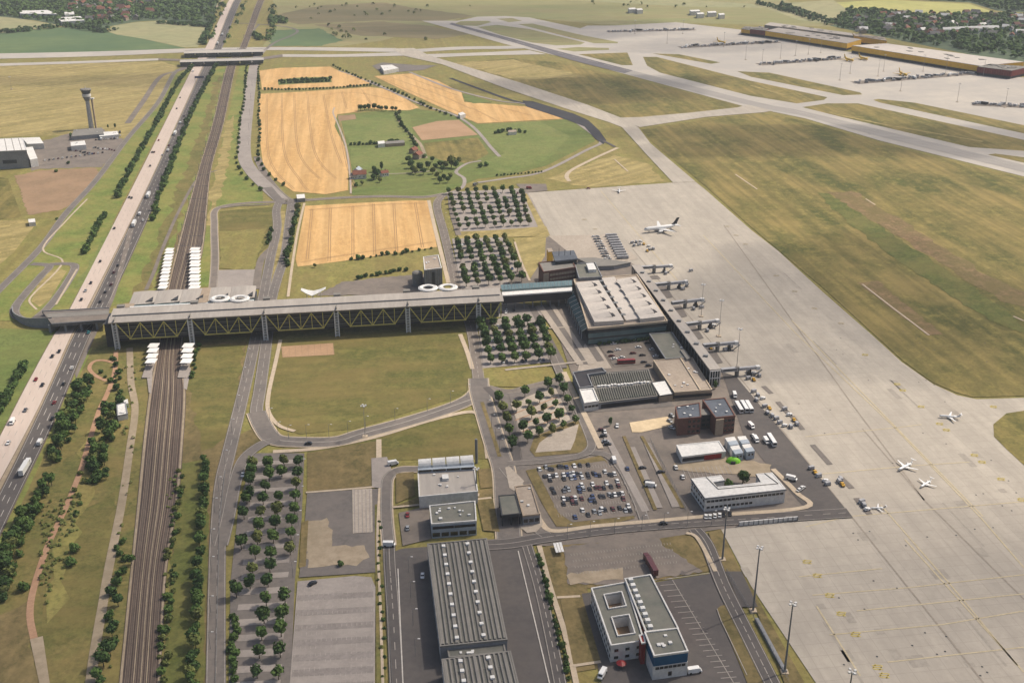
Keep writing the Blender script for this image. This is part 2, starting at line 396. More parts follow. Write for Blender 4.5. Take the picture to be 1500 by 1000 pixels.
road('far_road', [(340,34),(380,36),(420,40),(436,46),(424,54),(404,62),(388,74)], 6, 'asphalt', 5)
road('far_road', [(380,36),(372,46),(384,54),(400,56)], 5, 'asphalt', 5)
road('far_road', [(300,22),(320,8),(330,-4)], 6, 'gravel', 3)
# paths in the corridor
road('path', [(318,250),(290,262),(262,310),(240,360),(225,400),(214,425)], 3.0, 'warm_asphalt', 4)
road('path', [(190,510),(192,560),(198,600),(190,660),(178,740),(160,830),(150,890),(138,960),(128,1040)], 4.2, 'gravel', 4)
road('path', [(170,515),(168,545),(158,575),(146,600),(133,640),(118,690),(98,740),(70,800),(50,860),(44,900),(50,935)], 3.0, 'red_path', 4)
road('path', [(156,558),(140,550),(131,540),(137,530),(152,528),(168,532)], 2.6, 'red_path', 3)
area('path', [(44,937),(63,932),(76,1020),(62,1020)], 'gravel', 5)
# roads west of the motorway
road('service_road', [(300,92),(262,104),(235,113),(211,147),(187,181)], 8, 'warm_asphalt', 4)
road('service_road', [(275,98),(256,107),(232,150),(187,203),(141,264),(96,314),(61,362),(0,424),(-50,475)], 7, 'asphalt', 5, edge=1)
road('path', [(128,292),(96,325),(63,365),(92,384),(52,428)], 1.6, 'concrete_path', 5)
road('path', [(52,428),(43,441),(54,454)], 1.6, 'concrete_path', 5)
road('ramp_road', [(46,387),(72,390),(60,405),(38,430),(24,448),(22,460),(32,468),(48,470),(70,464)], 7, 'asphalt', 5, edge=1)
road('ramp_road', [(72,388),(100,387),(110,392),(100,412),(82,438),(66,456),(56,464)], 7, 'asphalt', 6, edge=1)
road('path', [(113,395),(82,447)], 1.6, 'concrete_path', 7)
area('grass', [(62,398),(88,394),(98,398),(72,440),(58,450),(46,442)], 'dry_grass', 4)
# dual road east of the railway
road('main_road', [(386,72),(373,93),(362,170),(358,225),(368,250),(392,275),(412,293)], 15, 'pavers', 5, edge=1, centre=1)
road('main_road', [(376,230),(392,262),(418,290),(440,296)], 8, 'warm_asphalt', 4, edge=1)
road('main_road', [(412,291),(405,308),(406,335),(396,380),(386,434),(374,498),(358,570),(336,661),(326,704),(321,760),(318,840),(316,1040)], 8, 'asphalt', 5, edge=1, centre=1)
road('main_road', [(428,292),(424,320),(418,370),(406,410),(398,440),(391,498),(381,570),(376,604),(386,626),(402,644)], 8, 'asphalt', 5, edge=1, centre=1)
road('median', [(414,310),(413,340),(406,380),(396,420),(391,440)], 5, 'dry_grass', 4)
road('link_road', [(412,296),(360,298),(318,306),(314,330),(315,380),(312,424)], 6, 'warm_asphalt', 4, edge=1, kerb=1)
road('link_road', [(318,306),(350,302),(395,300)], 3, 'warm_asphalt', 5)
area('grass', [(322,310),(400,303),(402,330),(392,362),(380,372),(374,396),(322,394)], 'park_grass', 3)
area('grass', [(322,340),(390,335),(380,372),(374,396),(322,394)], 'meadow', 4, jit=2)
road('link_road', [(400,362),(384,378),(378,402),(376,424)], 6, 'warm_asphalt', 5)
area('parking', [(320,396),(374,395),(372,424),(318,424)], 'pavers', 4)
road('junction', [(392,275),(412,296),(430,296),(450,292)], 9, 'asphalt', 6)
road('farm_road', [(440,294),(500,290),(560,288),(620,289),(652,284)], 7, 'warm_asphalt', 4, edge=1, kerb=1)
road('farm_road', [(652,284),(676,276),(680,262),(668,252),(684,240),(705,236)], 4, 'pavers', 4)
road('farm_road', [(652,284),(640,300),(650,340),(662,390),(668,420),(690,480),(698,530),(702,562)], 8, 'warm_asphalt', 5, edge=1, centre=1)
road('path', [(628,294),(636,330),(646,370),(657,415)], 3.4, 'concrete_path', 5)
road('path', [(446,298),(436,340),(428,390),(422,435)], 2.2, 'concrete_path', 5)
# wheat
area('wheat_field', [(380,104),(410,100),(484,98),(500,106),(520,110),(545,122),(512,127),(420,130),(384,132)], 'wheat', 3)
area('grass', [(407,117),(440,114),(485,113),(486,121),(440,123),(408,125)], 'green_meadow', 4)
area('wheat_field', [(380,138),(440,135),(540,128),(560,130),(590,142),(614,158),(600,162),(570,162),(524,157),(524,164),(494,168),(490,185),(505,215),(510,245),(510,279),(478,285),(430,281),(404,264),(385,240),(379,190)], 'wheat', 3)
area('wheat_field', [(548,112),(604,108),(640,118),(676,136),(680,150),(726,153),(790,158),(832,174),(700,181),(664,166),(600,137)], 'wheat', 3)
area('grass', [(677,138),(690,140),(722,150),(694,152),(682,148)], 'green_meadow', 4)
area('grass', [(424,300),(446,297),(632,290),(650,380),(660,420),(420,440)], 'meadow', 2)
area('wheat_field', [(447,302),(520,298),(600,294),(628,294),(640,362),(560,374),(500,383),(436,391),(433,380)], 'wheat', 3)
tl = MB()
for pts in ([(391,139),(394,230),(430,277)], [(413,138),(416,220),(440,265),(452,280)], [(431,137),(437,220),(468,262)], [(450,135),(460,220),(492,262)], [(474,140),(486,200),(500,240)],
            [(457,307),(450,380)], [(484,305),(482,383)], [(517,302),(517,377)], [(547,299),(549,373)], [(577,299),(581,369)], [(608,297),(619,363)], [(440,385),(480,378),(600,360),(634,355)], [(452,308),(560,300),(622,298)],
            [(500,133),(508,160)],[(530,131),(545,155)], [(470,140),(520,136),(590,150)],
            [(570,113),(640,138),(690,160)], [(590,111),(670,140)], [(560,116),(630,146),(690,172)], [(690,158),(730,178)], [(730,157),(780,170)], [(496,170),(512,240),(514,280)], [(520,275),(508,240),(498,190)]):
    w_ = smooth([P2(*p) for p in pts]); ribbon(tl, w_, .7, .19, off=.9); ribbon(tl, w_, .7, .19, off=-.9)
struct('tramline', tl, 'tramline')
# hamlet meadows
area('meadow', [(494,170),(524,166),(600,158),(616,161),(662,166),(700,182),(765,180),(832,175),(862,190),(872,207),(800,243),(740,258),(700,262),(640,288),(516,286),(512,245),(505,215),(491,186)], 'green_meadow', 2)
area('meadow', [(494,172),(600,166),(606,200),(598,208),(516,214),(500,190)], 'lush_grass', 3)
area('meadow', [(514,218),(600,212),(598,240),(524,250),(514,240)], 'lush_grass', 3)
area('bare_soil', [(496,170),(520,168),(522,175),(496,178)], 'brown_soil', 4)
area('meadow', [(620,210),(700,202),(716,225),(690,240),(650,236),(626,228)], 'olive_grass', 3)
area('meadow', [(672,184),(790,178),(835,200),(800,236),(740,254),(700,240),(740,225)], 'lush_grass', 3)
area('bare_field', [(604,187),(640,178),(672,176),(700,198),(618,206)], 'bare_soil', 4)
road('farm_lane', [(579,166),(590,185),(604,200),(616,212),(624,232)], 4, 'gravel', 5)
road('farm_lane', [(540,118),(590,142),(630,158),(664,168),(690,184),(706,200),(718,215),(732,230)], 4.5, 'pavers', 5)
road('farm_lane', [(496,104),(520,112),(548,124),(600,145)], 3, 'pavers', 4)
road('path', [(490,158),(488,166),(494,180),(506,212),(512,250),(514,284)], 2, 'pale_pavers', 5)
road('path', [(540,256),(600,254),(640,250)], 2, 'pale_pavers', 5)
# perimeter ditch & roads by the diagonal taxiway
road('perimeter_road', [(600,106),(660,130),(730,148),(770,153),(830,172),(872,200),(880,210),(860,220),(795,252),(740,262),(700,268)], 5, 'pavers', 5)
road('perimeter_road', [(905,217),(876,230),(840,248),(830,258),(834,266)], 4.5, 'concrete_path', 5)
area('drainage_channel', [(765,148),(780,149),(810,158),(840,167),(862,177),(878,192),(888,206),(884,212),(872,204),(856,186),(830,176),(800,166),(772,157)], 'channel', 6)
road('perimeter_channel', [(660,115),(700,130),(745,146),(770,152)], 6, 'channel', 6)
road('perimeter_channel', [(884,207),(896,213),(901,216)], 4, 'dark_asphalt', 7)
area('grass', [(620,108),(740,132),(900,178),(985,268),(770,282),(700,270),(795,252),(880,211),(860,180),(770,148),(660,128)], 'meadow', 2)
area('grass', [(800,262),(900,228),(950,240),(978,266),(860,274)], 'dry_grass', 3, jit=4)
area('grass', [(640,94),(750,86),(820,92),(1095,156),(1005,168),(916,175),(900,172),(760,122),(662,97)], 'olive_grass', 2)
area('grass', [(660,92),(750,88),(860,112),(760,118)], 'dry_grass', 3, jit=6)
# ---------------------------------------------------------------- airfield pavement
two('taxiway', [(-60,80),(140,76),(280,71.5),(400,69.5),(580,71)], [(-60,88),(140,83),(280,77),(400,74),(590,77)], 'concrete_far', 4)
two('taxiway', [(-60,95),(100,90.5),(232,86)], [(-60,99),(100,94),(232,89)], 'concrete_far', 4)
two('taxiway', [(412,80),(500,80),(585,77)], [(412,84),(500,84),(600,82)], 'concrete_far', 5)
area('taxiway', [(574,72),(606,71),(632,83),(760,121),(860,154),(912,174),(935,187),(953,211),(1019,267),(985.6,268),(948,228),(911,187),(890,179),(845,165),(740,130),(648,95),(590,82)], 'concrete', 6)
area('taxiway', [(905,173),(940,172),(1007,166),(1080,158),(1103,152),(1145,160),(1120,165),(1034,172),(937,187)], 'concrete', 5)
area('far_apron', [(618,31),(670,31),(699,25),(740,24),(775,26),(850,42),(860,38),(900,38),(990,33),(1085,44),(1240,76),(1440,108),(1640,128),(1640,292),(1500,259),(1287,206),(1180,174),(1127,163),(1100,159),(927,112),(815,82),(740,65),(672,46),(640,37)], 'concrete_far', 3)
two('taxiway', [(600,73),(670,69),(734,68),(790,66)], [(612,77),(680,73),(750,72),(800,70)], 'concrete_far', 4)
two('taxiway', [(620,80),(700,77.5),(775,74)], [(635,85),(700,82),(800,80)], 'concrete_far', 4)
isl = [
 [(759,36),(780,35),(857,53),(905,62),(905,64),(870,64),(830,54)], [(699,40),(728,37),(775,43),(857,63),(850,66),(815,67),(780,63),(734,52)],
 [(667,35),(675,31.5),(715,31),(720,33),(699,38.7),(672,37.5)], [(728,28),(750,27),(765,31),(745,33)], [(815,72),(847,69.5),(892,71),(892,73.5),(841,76)],
 [(847,80),(919,77.5),(927,96),(911,96)], [(942,84),(962,84),(1100,119),(1212,143),(1207,147),(1167,152),(1100,141),(967,107),(948,97)],
 [(956,79),(994,80),(1055,92),(1042,94)], [(1080,105),(1127,107),(1260,136),(1263,139),(1235,140),(1100,113)],
 [(1279,147),(1287,145.5),(1340,151),(1500,184),(1640,214),(1640,228),(1500,196),(1290,151)], [(1175,157.5),(1212,152),(1257,152),(1500,205.5),(1640,236),(1640,250),(1500,221.5),(1420,216),(1233,172)],
 [(1447,227),(1458,225.6),(1500,231),(1640,262),(1640,272),(1500,239)]]
for i, q in enumerate(isl): area('grass', q, 'olive_grass' if i > 4 else 'far_olive', 4)
for q in ([(1100,126),(1150,140)], [(1215,166),(1300,184),(1440,208)], [(800,46),(850,58)]):
    mb = MB(); ribbon(mb, [P2(*p) for p in q], 5, .26); struct('bare_strip', mb, 'dry_grass')
two('runway', [(662,34),(760,60),(927,104),(1100,148),(1175,163),(1287,190),(1500,242),(1640,276)], [(658,36),(750,62),(915,108),(1095,154),(1175,170),(1287,200),(1500,253),(1640,288)], 'runway_worn', 5)
two('runway', [(662,34),(760,60),(850,84),(927,104)], [(658,36),(750,62),(835,88),(915,108)], 'runway_asphalt', 6)
mk = MB(); ribbon(mk, [P2(672,40),P2(927,106),P2(1175,166),P2(1500,247)], .7, .38, dash=(30,20)); struct('runway_markings', mk, 'white_paint')
# main apron and the grass beyond
area('apron', [(769,283),(985,268),(1019,267),(1034,279),(1100,337),(1140,368),(1205,428),(1276,490),(1320,530),(1367,563),(1402,579),(1430,585),(1500,583),(1700,575),(1700,1080),(1240,1080),(1195,1000),(1100,858),(1055,773),(1040,700),(1000,640),(930,500),(800,346)], 'concrete', 3)
area('grass', [(940,190),(1040,174),(1118,166),(1180,178),(1287,210),(1500,262),(1700,310),(1700,570),(1500,580),(1425,582),(1400,575),(1365,560),(1324,530),(1209,425),(1100,333),(1038,277),(957,209)], 'olive_grass', 4)
area('grass', [(1456,640),(1455,622),(1474,606),(1500,602),(1700,600),(1700,800),(1500,682),(1474,658)], 'olive_grass', 5)
area('grass_strip', [(1196,282),(1215,284),(1300,340),(1400,405),(1480,460),(1500,480),(1500,492),(1450,470),(1380,425),(1290,365),(1225,312)], 'dark_green', 6, jit=2.5)
area('grass_strip', [(1216,283),(1250,280),(1330,330),(1395,372),(1450,405),(1530,440),(1530,462),(1470,440),(1400,402),(1300,338)], 'bare_strip', 5, jit=4)
area('grass_strip', [(1255,414),(1285,412),(1380,490),(1360,492),(1300,450)], 'bare_strip', 5, jit=1.5)
mk = MB()
for q in ([(1263,417),(1308,452),(1361,492)], [(1077,256),(1109,278)], [(900,234),(920,252)], [(1484,464),(1500,471)], [(1268,292),(1282,301)]): ribbon(mk, [P2(*p) for p in q], 1.6, .37)
struct('drain_strip', mk, 'concrete_path')
# apron markings: dark joints, pale guide lines, yellow symbols
mk = MB()
for q in ([(927,366),(1057,520),(1244,753),(1399,947),(1440,1000)], [(1060,330),(1250,595),(1354,733),(1500,878)], [(1263,628),(1354,733)]): ribbon(mk, [P2(*p) for p in q], .9, .19)
struct('apron_joint', mk, 'joint_seal')
mk = MB()
for q in ([(880,280),(1000,420),(1160,490),][:2], [(1030,345),(1167,490),(1309,625),(1438,760),(1500,832)], [(1160,470),(1440,757)], [(1325,790),(1500,985)], [(1196,888),(1260,990)], [(1290,740),(1395,860),(1490,975)]):
    ribbon(mk, [P2(*p) for p in q], .8, .2)
for q in ([(1180,772),(1240,757),(1500,735)], [(1170,845),(1292,833)], [(1190,872),(1330,861),(1500,842)], [(1255,895),(1500,870)], [(1215,930),(1380,915),(1500,895)], [(1300,970),(1500,948)], [(1200,695),(1330,683),(1420,677)], [(1180,640),(1320,626),(1350,622)]):
    ribbon(mk, [P2(*p) for p in q], .7, .2)
struct('guide_line', mk, 'faded_yellow')
SYM = [(1267,520),(1314,563),(1322,572),(1349,596),(1455,596),(1376,621),(1386,630),(1427,667),(1438,677),(1466,702),(1496,732),(1182,823),(1197,843),(1215,872),(1232,899),(1253,929),(1285,977),(1295,989),(1137,404),(1164,427),(1193,452),(1232,474),(1065,332),(1078,345),(1092,358),(872,336),(856,322)]
for i, (x, y) in enumerate(SYM):
    c = P2(x, y); mb = MB()
    for k in range(3): ribbon(mb, [(c[0]-1.9, c[1]-1.3+1.1*k), (c[0]+1.8, c[1]-1.6+1.3*k)], .5, .21)
    ribbon(mb, [(c[0]-2.2, c[1]-1.0), (c[0]-.2, c[1]+1.7)], .5, .21); ribbon(mb, [(c[0]+.3, c[1]-1.9), (c[0]+2.3, c[1]+.9)], .5, .21)
    struct('apron_marking', mb, 'yellow_paint' if i < 18 else 'faded_yellow')
random.seed(3); mb = MB()
for i in range(60):
    x, y = random.uniform(1120,1490), random.uniform(480,995)
    if y < 990-(x-1100)*0.0 and x > 1100+(y-520)*.25:
        c = P2(x, y); mb.poly([(c[0]+.5*math.cos(a*1.05), c[1]+.5*math.sin(a*1.05), .2) for a in range(6)])
struct('drain_cover', mb, 'steel_dark')
mat('slab_patch', (168,160,149), (176,168,156), big=.02, fine=.3); mb = MB(); ca, sa = math.cos(R(VA)), math.sin(R(VA))
for i in range(46):
    x, y = random.uniform(1060,1480), random.uniform(400,990)
    if x < 1080+(y-400)*.55 and y < 760: continue
    if x > 1190+(y-400)*1.05: continue
    c = P2(x, y); w_, l_ = random.choice([(3.7,3.7),(3.7,7.4),(7.4,7.4),(3.7,15),(1.2,40)])
    mb.poly([(c[0]+ca*l_*u-sa*w_*v, c[1]+sa*l_*u+ca*w_*v, .175) for u, v in ((-.5,-.5),(.5,-.5),(.5,.5),(-.5,.5))])
struct('apron_patch', mb, 'slab_patch')
# ---------------------------------------------------------------- landside ground
area('landside_yard', [(735,428),(790,345),(800,345),(930,388),(1060,545),(1244,753),(1050,776),(960,790),(800,800),(735,795),(735,690),(860,600),(838,550),(800,440)], 'warm_asphalt', 4)
area('road', [(1057,545),(1078,552),(1160,650),(1244,753),(1190,757),(1130,690),(1090,640)], 'dark_asphalt', 6)
area('grass', [(408,500),(500,490),(670,480),(682,486),(692,545),(690,568),(676,580),(610,600),(520,628),(440,636),(410,626),(396,602),(398,570)], 'park_grass', 2)
area('bare_pad', [(412,508),(488,503),(490,520),(414,524)], 'bare_soil', 4)
mk = MB()
for k in range(9):
    u = k/8; ribbon(mk, [P2(414+u*74, 508-u*4.5), P2(415+u*74, 523-u*4)], .25, .22)
struct('pad_joint', mk, 'brown_soil')
area('grass', [(450,662),(558,640),(630,616),(690,606),(704,612),(716,672),(560,674),(556,712),(450,720)], 'park_grass', 2)
area('grass', [(450,664),(552,646),(545,712),(450,720)], 'brown_grass', 3)
area('grass', [(345,640),(372,626),(384,650),(360,668),(340,690)], 'brown_grass', 2)
area('grass', [(706,540),(800,534),(806,552),(780,568),(712,566)], 'meadow', 5)
road('main_road', [(376,604),(386,626),(402,644),(440,648),(492,647),(530,636),(600,617),(660,598),(690,584),(703,570)], 11, 'asphalt', 6, edge=1, kerb=1.5)
mk = MB(); ribbon(mk, smooth([P2(*p) for p in [(410,646),(440,648),(492,647),(530,636),(600,617),(690,586)]]), .8, .35, dash=(9,5)); struct('road_markings', mk, 'faded_paint')
road('main_road', [(400,646),(382,652),(358,672),(345,706),(334,760),(324,800)], 7, 'asphalt', 6, edge=1)
road('path', [(400,662),(467,657),(547,641),(627,617),(684,604),(702,610),(711,640),(716,672)], 3.6, 'concrete_path', 5)
road('path', [(411,498),(404,530),(394,575),(393,602),(408,623),(432,632)], 2.6, 'concrete_path', 5)
road('path', [(674,490),(684,515),(692,541)], 3, 'concrete_path', 5)
road('path', [(555,644),(555,672)], 3, 'concrete_path', 5)
road('main_road', [(701,555),(703,575),(713,610),(727,655),(738,690),(742,740),(746,795)], 12, 'asphalt', 7, edge=1, kerb=1.5)
mk = MB(); ribbon(mk, smooth([P2(*p) for p in [(706,590),(716,620),(732,670)]]), 2.2, .41); struct('median', mk, 'brown_grass')
road('main_road', [(738,685),(768,725),(785,770),(800,785)], 6.5, 'asphalt', 8, edge=1)
road('main_road', [(690,800),(746,797),(800,788),(900,775),(1000,767),(1100,761),(1244,752)], 9, 'dark_asphalt', 8, edge=1, centre=1)
road('path', [(745,690),(775,730),(792,765),(812,779),(870,772),(960,764),(1050,756),(1180,744),(1166,722),(1132,688)], 3, 'concrete_path', 9)
road('main_road', [(708,566),(745,574),(780,566),(812,558)], 6, 'warm_asphalt', 6, edge=1)
road('main_road', [(712,568),(740,600),(752,640),(758,678)], 4.5, 'dark_asphalt', 8)
road('main_road', [(750,578),(758,610),(766,650),(772,682)], 4, 'asphalt', 8)
road('main_road', [(744,680),(800,676),(850,668),(866,656),(862,636),(842,590),(824,556),(808,520)], 5.5, 'asphalt', 8, edge=1)
road('path', [(826,546),(842,580),(862,620),(880,658)], 3.4, 'concrete_path', 9)
road('main_road', [(862,664),(890,668),(912,690),(934,735),(946,768)], 5.5, 'asphalt', 8, edge=1)
area('grass', [(770,690),(880,668),(888,676),(930,760),(880,772),(815,772),(795,740)], 'brown_grass', 7)
area('car_park', [(786,690),(886,676),(900,694),(932,756),(838,766),(818,752)], 'warm_asphalt', 8)
area('car_park', [(722,578),(812,554),(828,556),(866,650),(760,690),(742,680)], 'asphalt', 5)
area('gravel_plot', [(950,584),(986,580),(988,588),(940,592)], 'sand', 7)
area('gravel_plot', [(784,664),(790,650),(808,636),(848,622),(842,646),(836,660)], 'pale_pavers', 8)
area('grass', [(776,660),(783,640),(850,614),(864,650),(850,664),(784,670)], 'brown_grass', 7)
area('car_park', [(748,592),(812,566),(836,616),(772,642),(764,636)], 'pale_pavers', 8)
mk = MB()
for k in range(1,5):
    u = k/5; ribbon(mk, [P2(745+u*25, 600+u*42), P2(812+u*24, 574+u*42)], .8, .46)
struct('bay_kerb', mk, 'red_path')
area('traffic_island', [(740,686),(746,684),(768,706),(756,722),(746,716)], 'pale_pavers', 9)
area('traffic_island', [(762,754),(792,752),(795,770),(786,780),(772,782),(762,774)], 'pale_pavers', 9)
# fore-court strips west of the terminal
for q in ([(790,448),(850,535)], [(808,447),(866,535)]):
    mb = MB(); ribbon(mb, [P2(*p) for p in q], 4.6 if q[0][0] == 790 else 3.6, .42); struct('pavement', mb, 'pale_pavers')
for q in ([(778,448),(826,540)], [(799,447),(856,535)], [(824,446),(880,530)]):
    mb = MB(); ribbon(mb, [P2(*p) for p in q], 5, .36); struct('road', mb, 'asphalt')
mb = MB(); ribbon(mb, [P2(798,482),P2(838,480)], 2.2, .47); ribbon(mb, [P2(740,543),P2(860,530)], 2.2, .47); struct('crosswalk', mb, 'pale_pavers')
area('pavement', [(856,505),(872,502),(896,540),(846,544)], 'pale_pavers', 6)
area('car_park', [(872,500),(965,494),(985,530),(900,538)], 'warm_asphalt', 7)
# roads and plots east of the office park
road('main_road', [(846,600),(880,600),(985,592)], 7, 'asphalt', 6)
area('gravel_plot', [(922,620),(978,611),(984,624),(940,634),(926,634)], 'sand', 7)
area('gravel_plot', [(985,680),(1060,668),(1130,682),(1132,700),(990,690)], 'gravel', 7, jit=1)
for q in ([(886,636),(946,750)], [(948,650),(990,744)], [(925,656),(965,745)]):
    mb = MB(); ribbon(mb, [P2(*p) for p in q], 4, .41); struct('pavement', mb, 'pavers')
for q in ([(940,640),(1000,745)], [(914,640),(960,748)]):
    mb = MB(); ribbon(mb, [P2(*p) for p in q], 2, .42); struct('grass', mb, 'brown_grass')
mk = MB()
for k in range(12): ribbon(mk, [P2(1000+k*6, 688-k*.6), P2(1006+k*6, 702-k*.6)], .3, .4)
struct('parking_lines', mk, 'faded_paint')
mk = MB()
for r_ in range(6):
    y0 = 688+r_*13.2; x0 = 790+r_*5.4
    for k in range(30):
        xx = x0+k*3.9; yy = y0-k*.28
        if xx < 905+r_*5.2: ribbon(mk, [P2(xx,yy), P2(xx+1.6,yy+5)], .2, .46)
for r_ in range(4):
    for k in range(34): ribbon(mk, [P2(836+k*4.4+r_*3,812-k*.5+r_*9), P2(837+k*4.4+r_*3,815-k*.5+r_*9)], .2, .33)
struct('parking_lines', mk, 'faded_paint')
# southern plots
area('grass', [(790,812),(800,800),(960,782),(1010,782),(1030,800),(1045,836),(960,850),(860,862),(880,945),(900,975),(840,985)], 'brown_grass', 3)
area('grass', [(1037,780),(1056,776),(1085,838),(1062,838)], 'brown_grass', 6)
area('grass', [(1086,838),(1098,858),(1178,1000),(1160,1030),(1110,900)], 'brown_grass', 6)
area('car_park', [(826,802),(960,784),(972,800),(1030,838),(900,856),(832,856)], 'warm_asphalt', 5, jit=.8)
area('gravel_plot', [(828,842),(912,832),(914,848),(834,858)], 'gravel', 6, jit=1)
area('yard', [(852,870),(1056,838),(1075,890),(1120,1040),(890,1040)], 'dark_asphalt', 4)
area('grass', [(1050,893),(1056,888),(1072,886),(1100,940),(1125,1000),(1140,1040),(1110,1040),(1090,990)], 'brown_grass', 7)
road('main_road', [(1018,776),(1036,800),(1060,860),(1095,930),(1130,1000),(1150,1040)], 7, 'dark_asphalt', 8, edge=1, centre=1)
road('path', [(1005,782),(1022,790),(1048,838)], 2, 'concrete_path', 9)
area('yard', [(1062,838),(1086,838),(1110,890),(1086,890)], 'dark_asphalt', 8)
mk = MB()
for k in range(20): ribbon(mk, [P2(962+k*5.2,850+k*8), P2(985+k*5.2,848+k*8)], .35, .26)
ribbon(mk, [P2(985,850),P2(1092,1030)], .35, .26); ribbon(mk, [P2(950,852),P2(1052,838)], .35, .26)
ribbon(mk, [P2(1050,893),P2(1056,910),P2(1094,990)], .35, .46)
struct('parking_lines', mk, 'faded_paint')
area('yard', [(566,812),(590,804),(700,796),(780,800),(800,870),(838,1060),(575,1060)], 'dark_asphalt', 5)
road('main_road', [(570,800),(571,829),(576,900),(583,1040)], 6, 'dark_asphalt', 7, edge=1, centre=1)
road('main_road', [(772,800),(790,860),(808,940),(828,1040)], 5.5, 'dark_asphalt', 7, edge=1, centre=1)
mk = MB(); ribbon(mk, [P2(583,834),P2(592,1040)], .5, .4); ribbon(mk, [P2(759,808),P2(814,1040)], .5, .4); struct('road_markings', mk, 'white_paint')
road('path', [(790,800),(806,860),(828,930),(846,1010)], 2.4, 'concrete_path', 6)
area('grass', [(820,875),(852,872),(880,970),(840,975)], 'brown_grass', 6)
road('path', [(816,876),(850,874)], 1.6, 'concrete_path', 7); road('path', [(840,976),(880,970)], 1.6, 'concrete_path', 7)
# western plots south of the main road
area('car_park', [(372,664),(446,664),(442,760),(432,850),(424,1060),(334,1060),(338,850),(350,740)], 'asphalt', 3)
for k in range(17):
    y = 676+k*19.6+k*k*.14
    if y > 1040: break
    mb = MB(); ribbon(mb, [P2(374-(y-664)*.115, y+4), P2(436-(y-664)*.075, y)], 4.6 if k % 2 else 4.2, .2); struct('parking_bay', mb, 'pavers')
area('yard', [(450,722),(556,716),(560,790),(556,838),(438,846),(444,800)], 'asphalt', 4)
area('gravel_plot', [(450,764),(478,760),(488,782),(484,800),(536,800),(540,816),(520,828),(452,832),(446,800)], 'gravel', 5, jit=1)
area('grass', [(442,766),(452,762),(448,830),(438,832)], 'brown_grass', 5)
area('car_park', [(436,852),(520,844),(544,846),(550,860),(549,1060),(420,1060)], 'pavers', 5)
for k in range(8):
    y = 872+k*22
    mb = MB(); ribbon(mb, [P2(437-(y-853)*.07, y+5), P2(547, y-1)], 4.2, .27); struct('parking_bay', mb, 'pavers_bay')
mk = MB()
for k in range(16):
    u = (k+.5)/16; ribbon(mk, [P2(436+u*112, 862-u*6), P2(422+u*127, 1040)], .22, .29, dash=(2,2.6))
struct('parking_lines', mk, 'faded_paint')
area('grass', [(549,740),(562,736),(566,1060),(552,1060)], 'scrub', 5)
road('path', [(556,716),(553,790),(557,880),(562,1040)], 1.2, 'concrete_path', 7)
road('path', [(448,722),(500,718),(556,713)], 1.6, 'concrete_path', 6)
area('paved_bays', [(516,718),(545,716),(546,780),(517,782)], 'pale_pavers', 6)
mk = MB()
for k in range(5): ribbon(mk, [P2(519+k*5.6,718), P2(520+k*5.6,781)], .6, .33)
struct('bay_kerb', mk, 'pavers')
area('paved_square', [(544,672),(567,670),(574,690),(566,704),(558,716),(545,714)], 'pavers', 6)
road('link_road', [(612,688),(585,689),(569,700),(566,720),(566,757),(570,800)], 6, 'asphalt', 6, edge=1, kerb=1.4)
area('grass', [(580,694),(606,692),(608,726),(580,738)], 'brown_grass', 6)
area('grass', [(578,742),(610,730),(700,718),(722,716),(724,728),(628,738),(580,744)], 'brown_grass', 5)
area('yard', [(584,752),(628,742),(632,790),(590,800)], 'warm_asphalt', 6)
area('grass', [(700,688),(718,686),(728,700),(722,714),(704,716)], 'brown_grass', 5)
area('grass', [(698,732),(722,732),(732,780),(708,778)], 'brown_grass', 8)
road('path', [(576,744),(640,738),(720,730)], 1.6, 'concrete_path', 8)
# northern car parks
area('car_park', [(654,282),(768,276),(778,290),(800,332),(720,338),(668,340)], 'pavers', 3)
area('car_park', [(662,350),(742,346),(766,400),(772,424),(676,424)], 'pavers', 3)
area('car_park', [(700,470),(738,440),(790,450),(818,530),(708,540)], 'pavers', 5)
area('grass', [(668,340),(720,338),(800,332),(806,346),(740,348),(672,350)], 'dry_grass', 4)
area('grass', [(752,350),(800,346),(798,376),(776,410)], 'dry_grass', 5)
area('grass', [(766,284),(772,284),(806,346),(796,350)], 'dry_grass', 4)
road('path', [(754,355),(764,385),(776,412)], 1.8, 'concrete_path', 6)
area('yard', [(756,270),(800,270),(802,280),(768,283)], 'warm_asphalt', 5)
area('yard', [(545,408),(620,402),(640,420),(640,430),(460,434),(500,414)], 'warm_asphalt', 4, jit=1)
road('link_road', [(660,284),(662,310),(672,345)], 5, 'warm_asphalt', 4)
area('yard', [(803,346),(896,344),(935,380),(900,386),(850,384)], 'pale_pavers', 5)
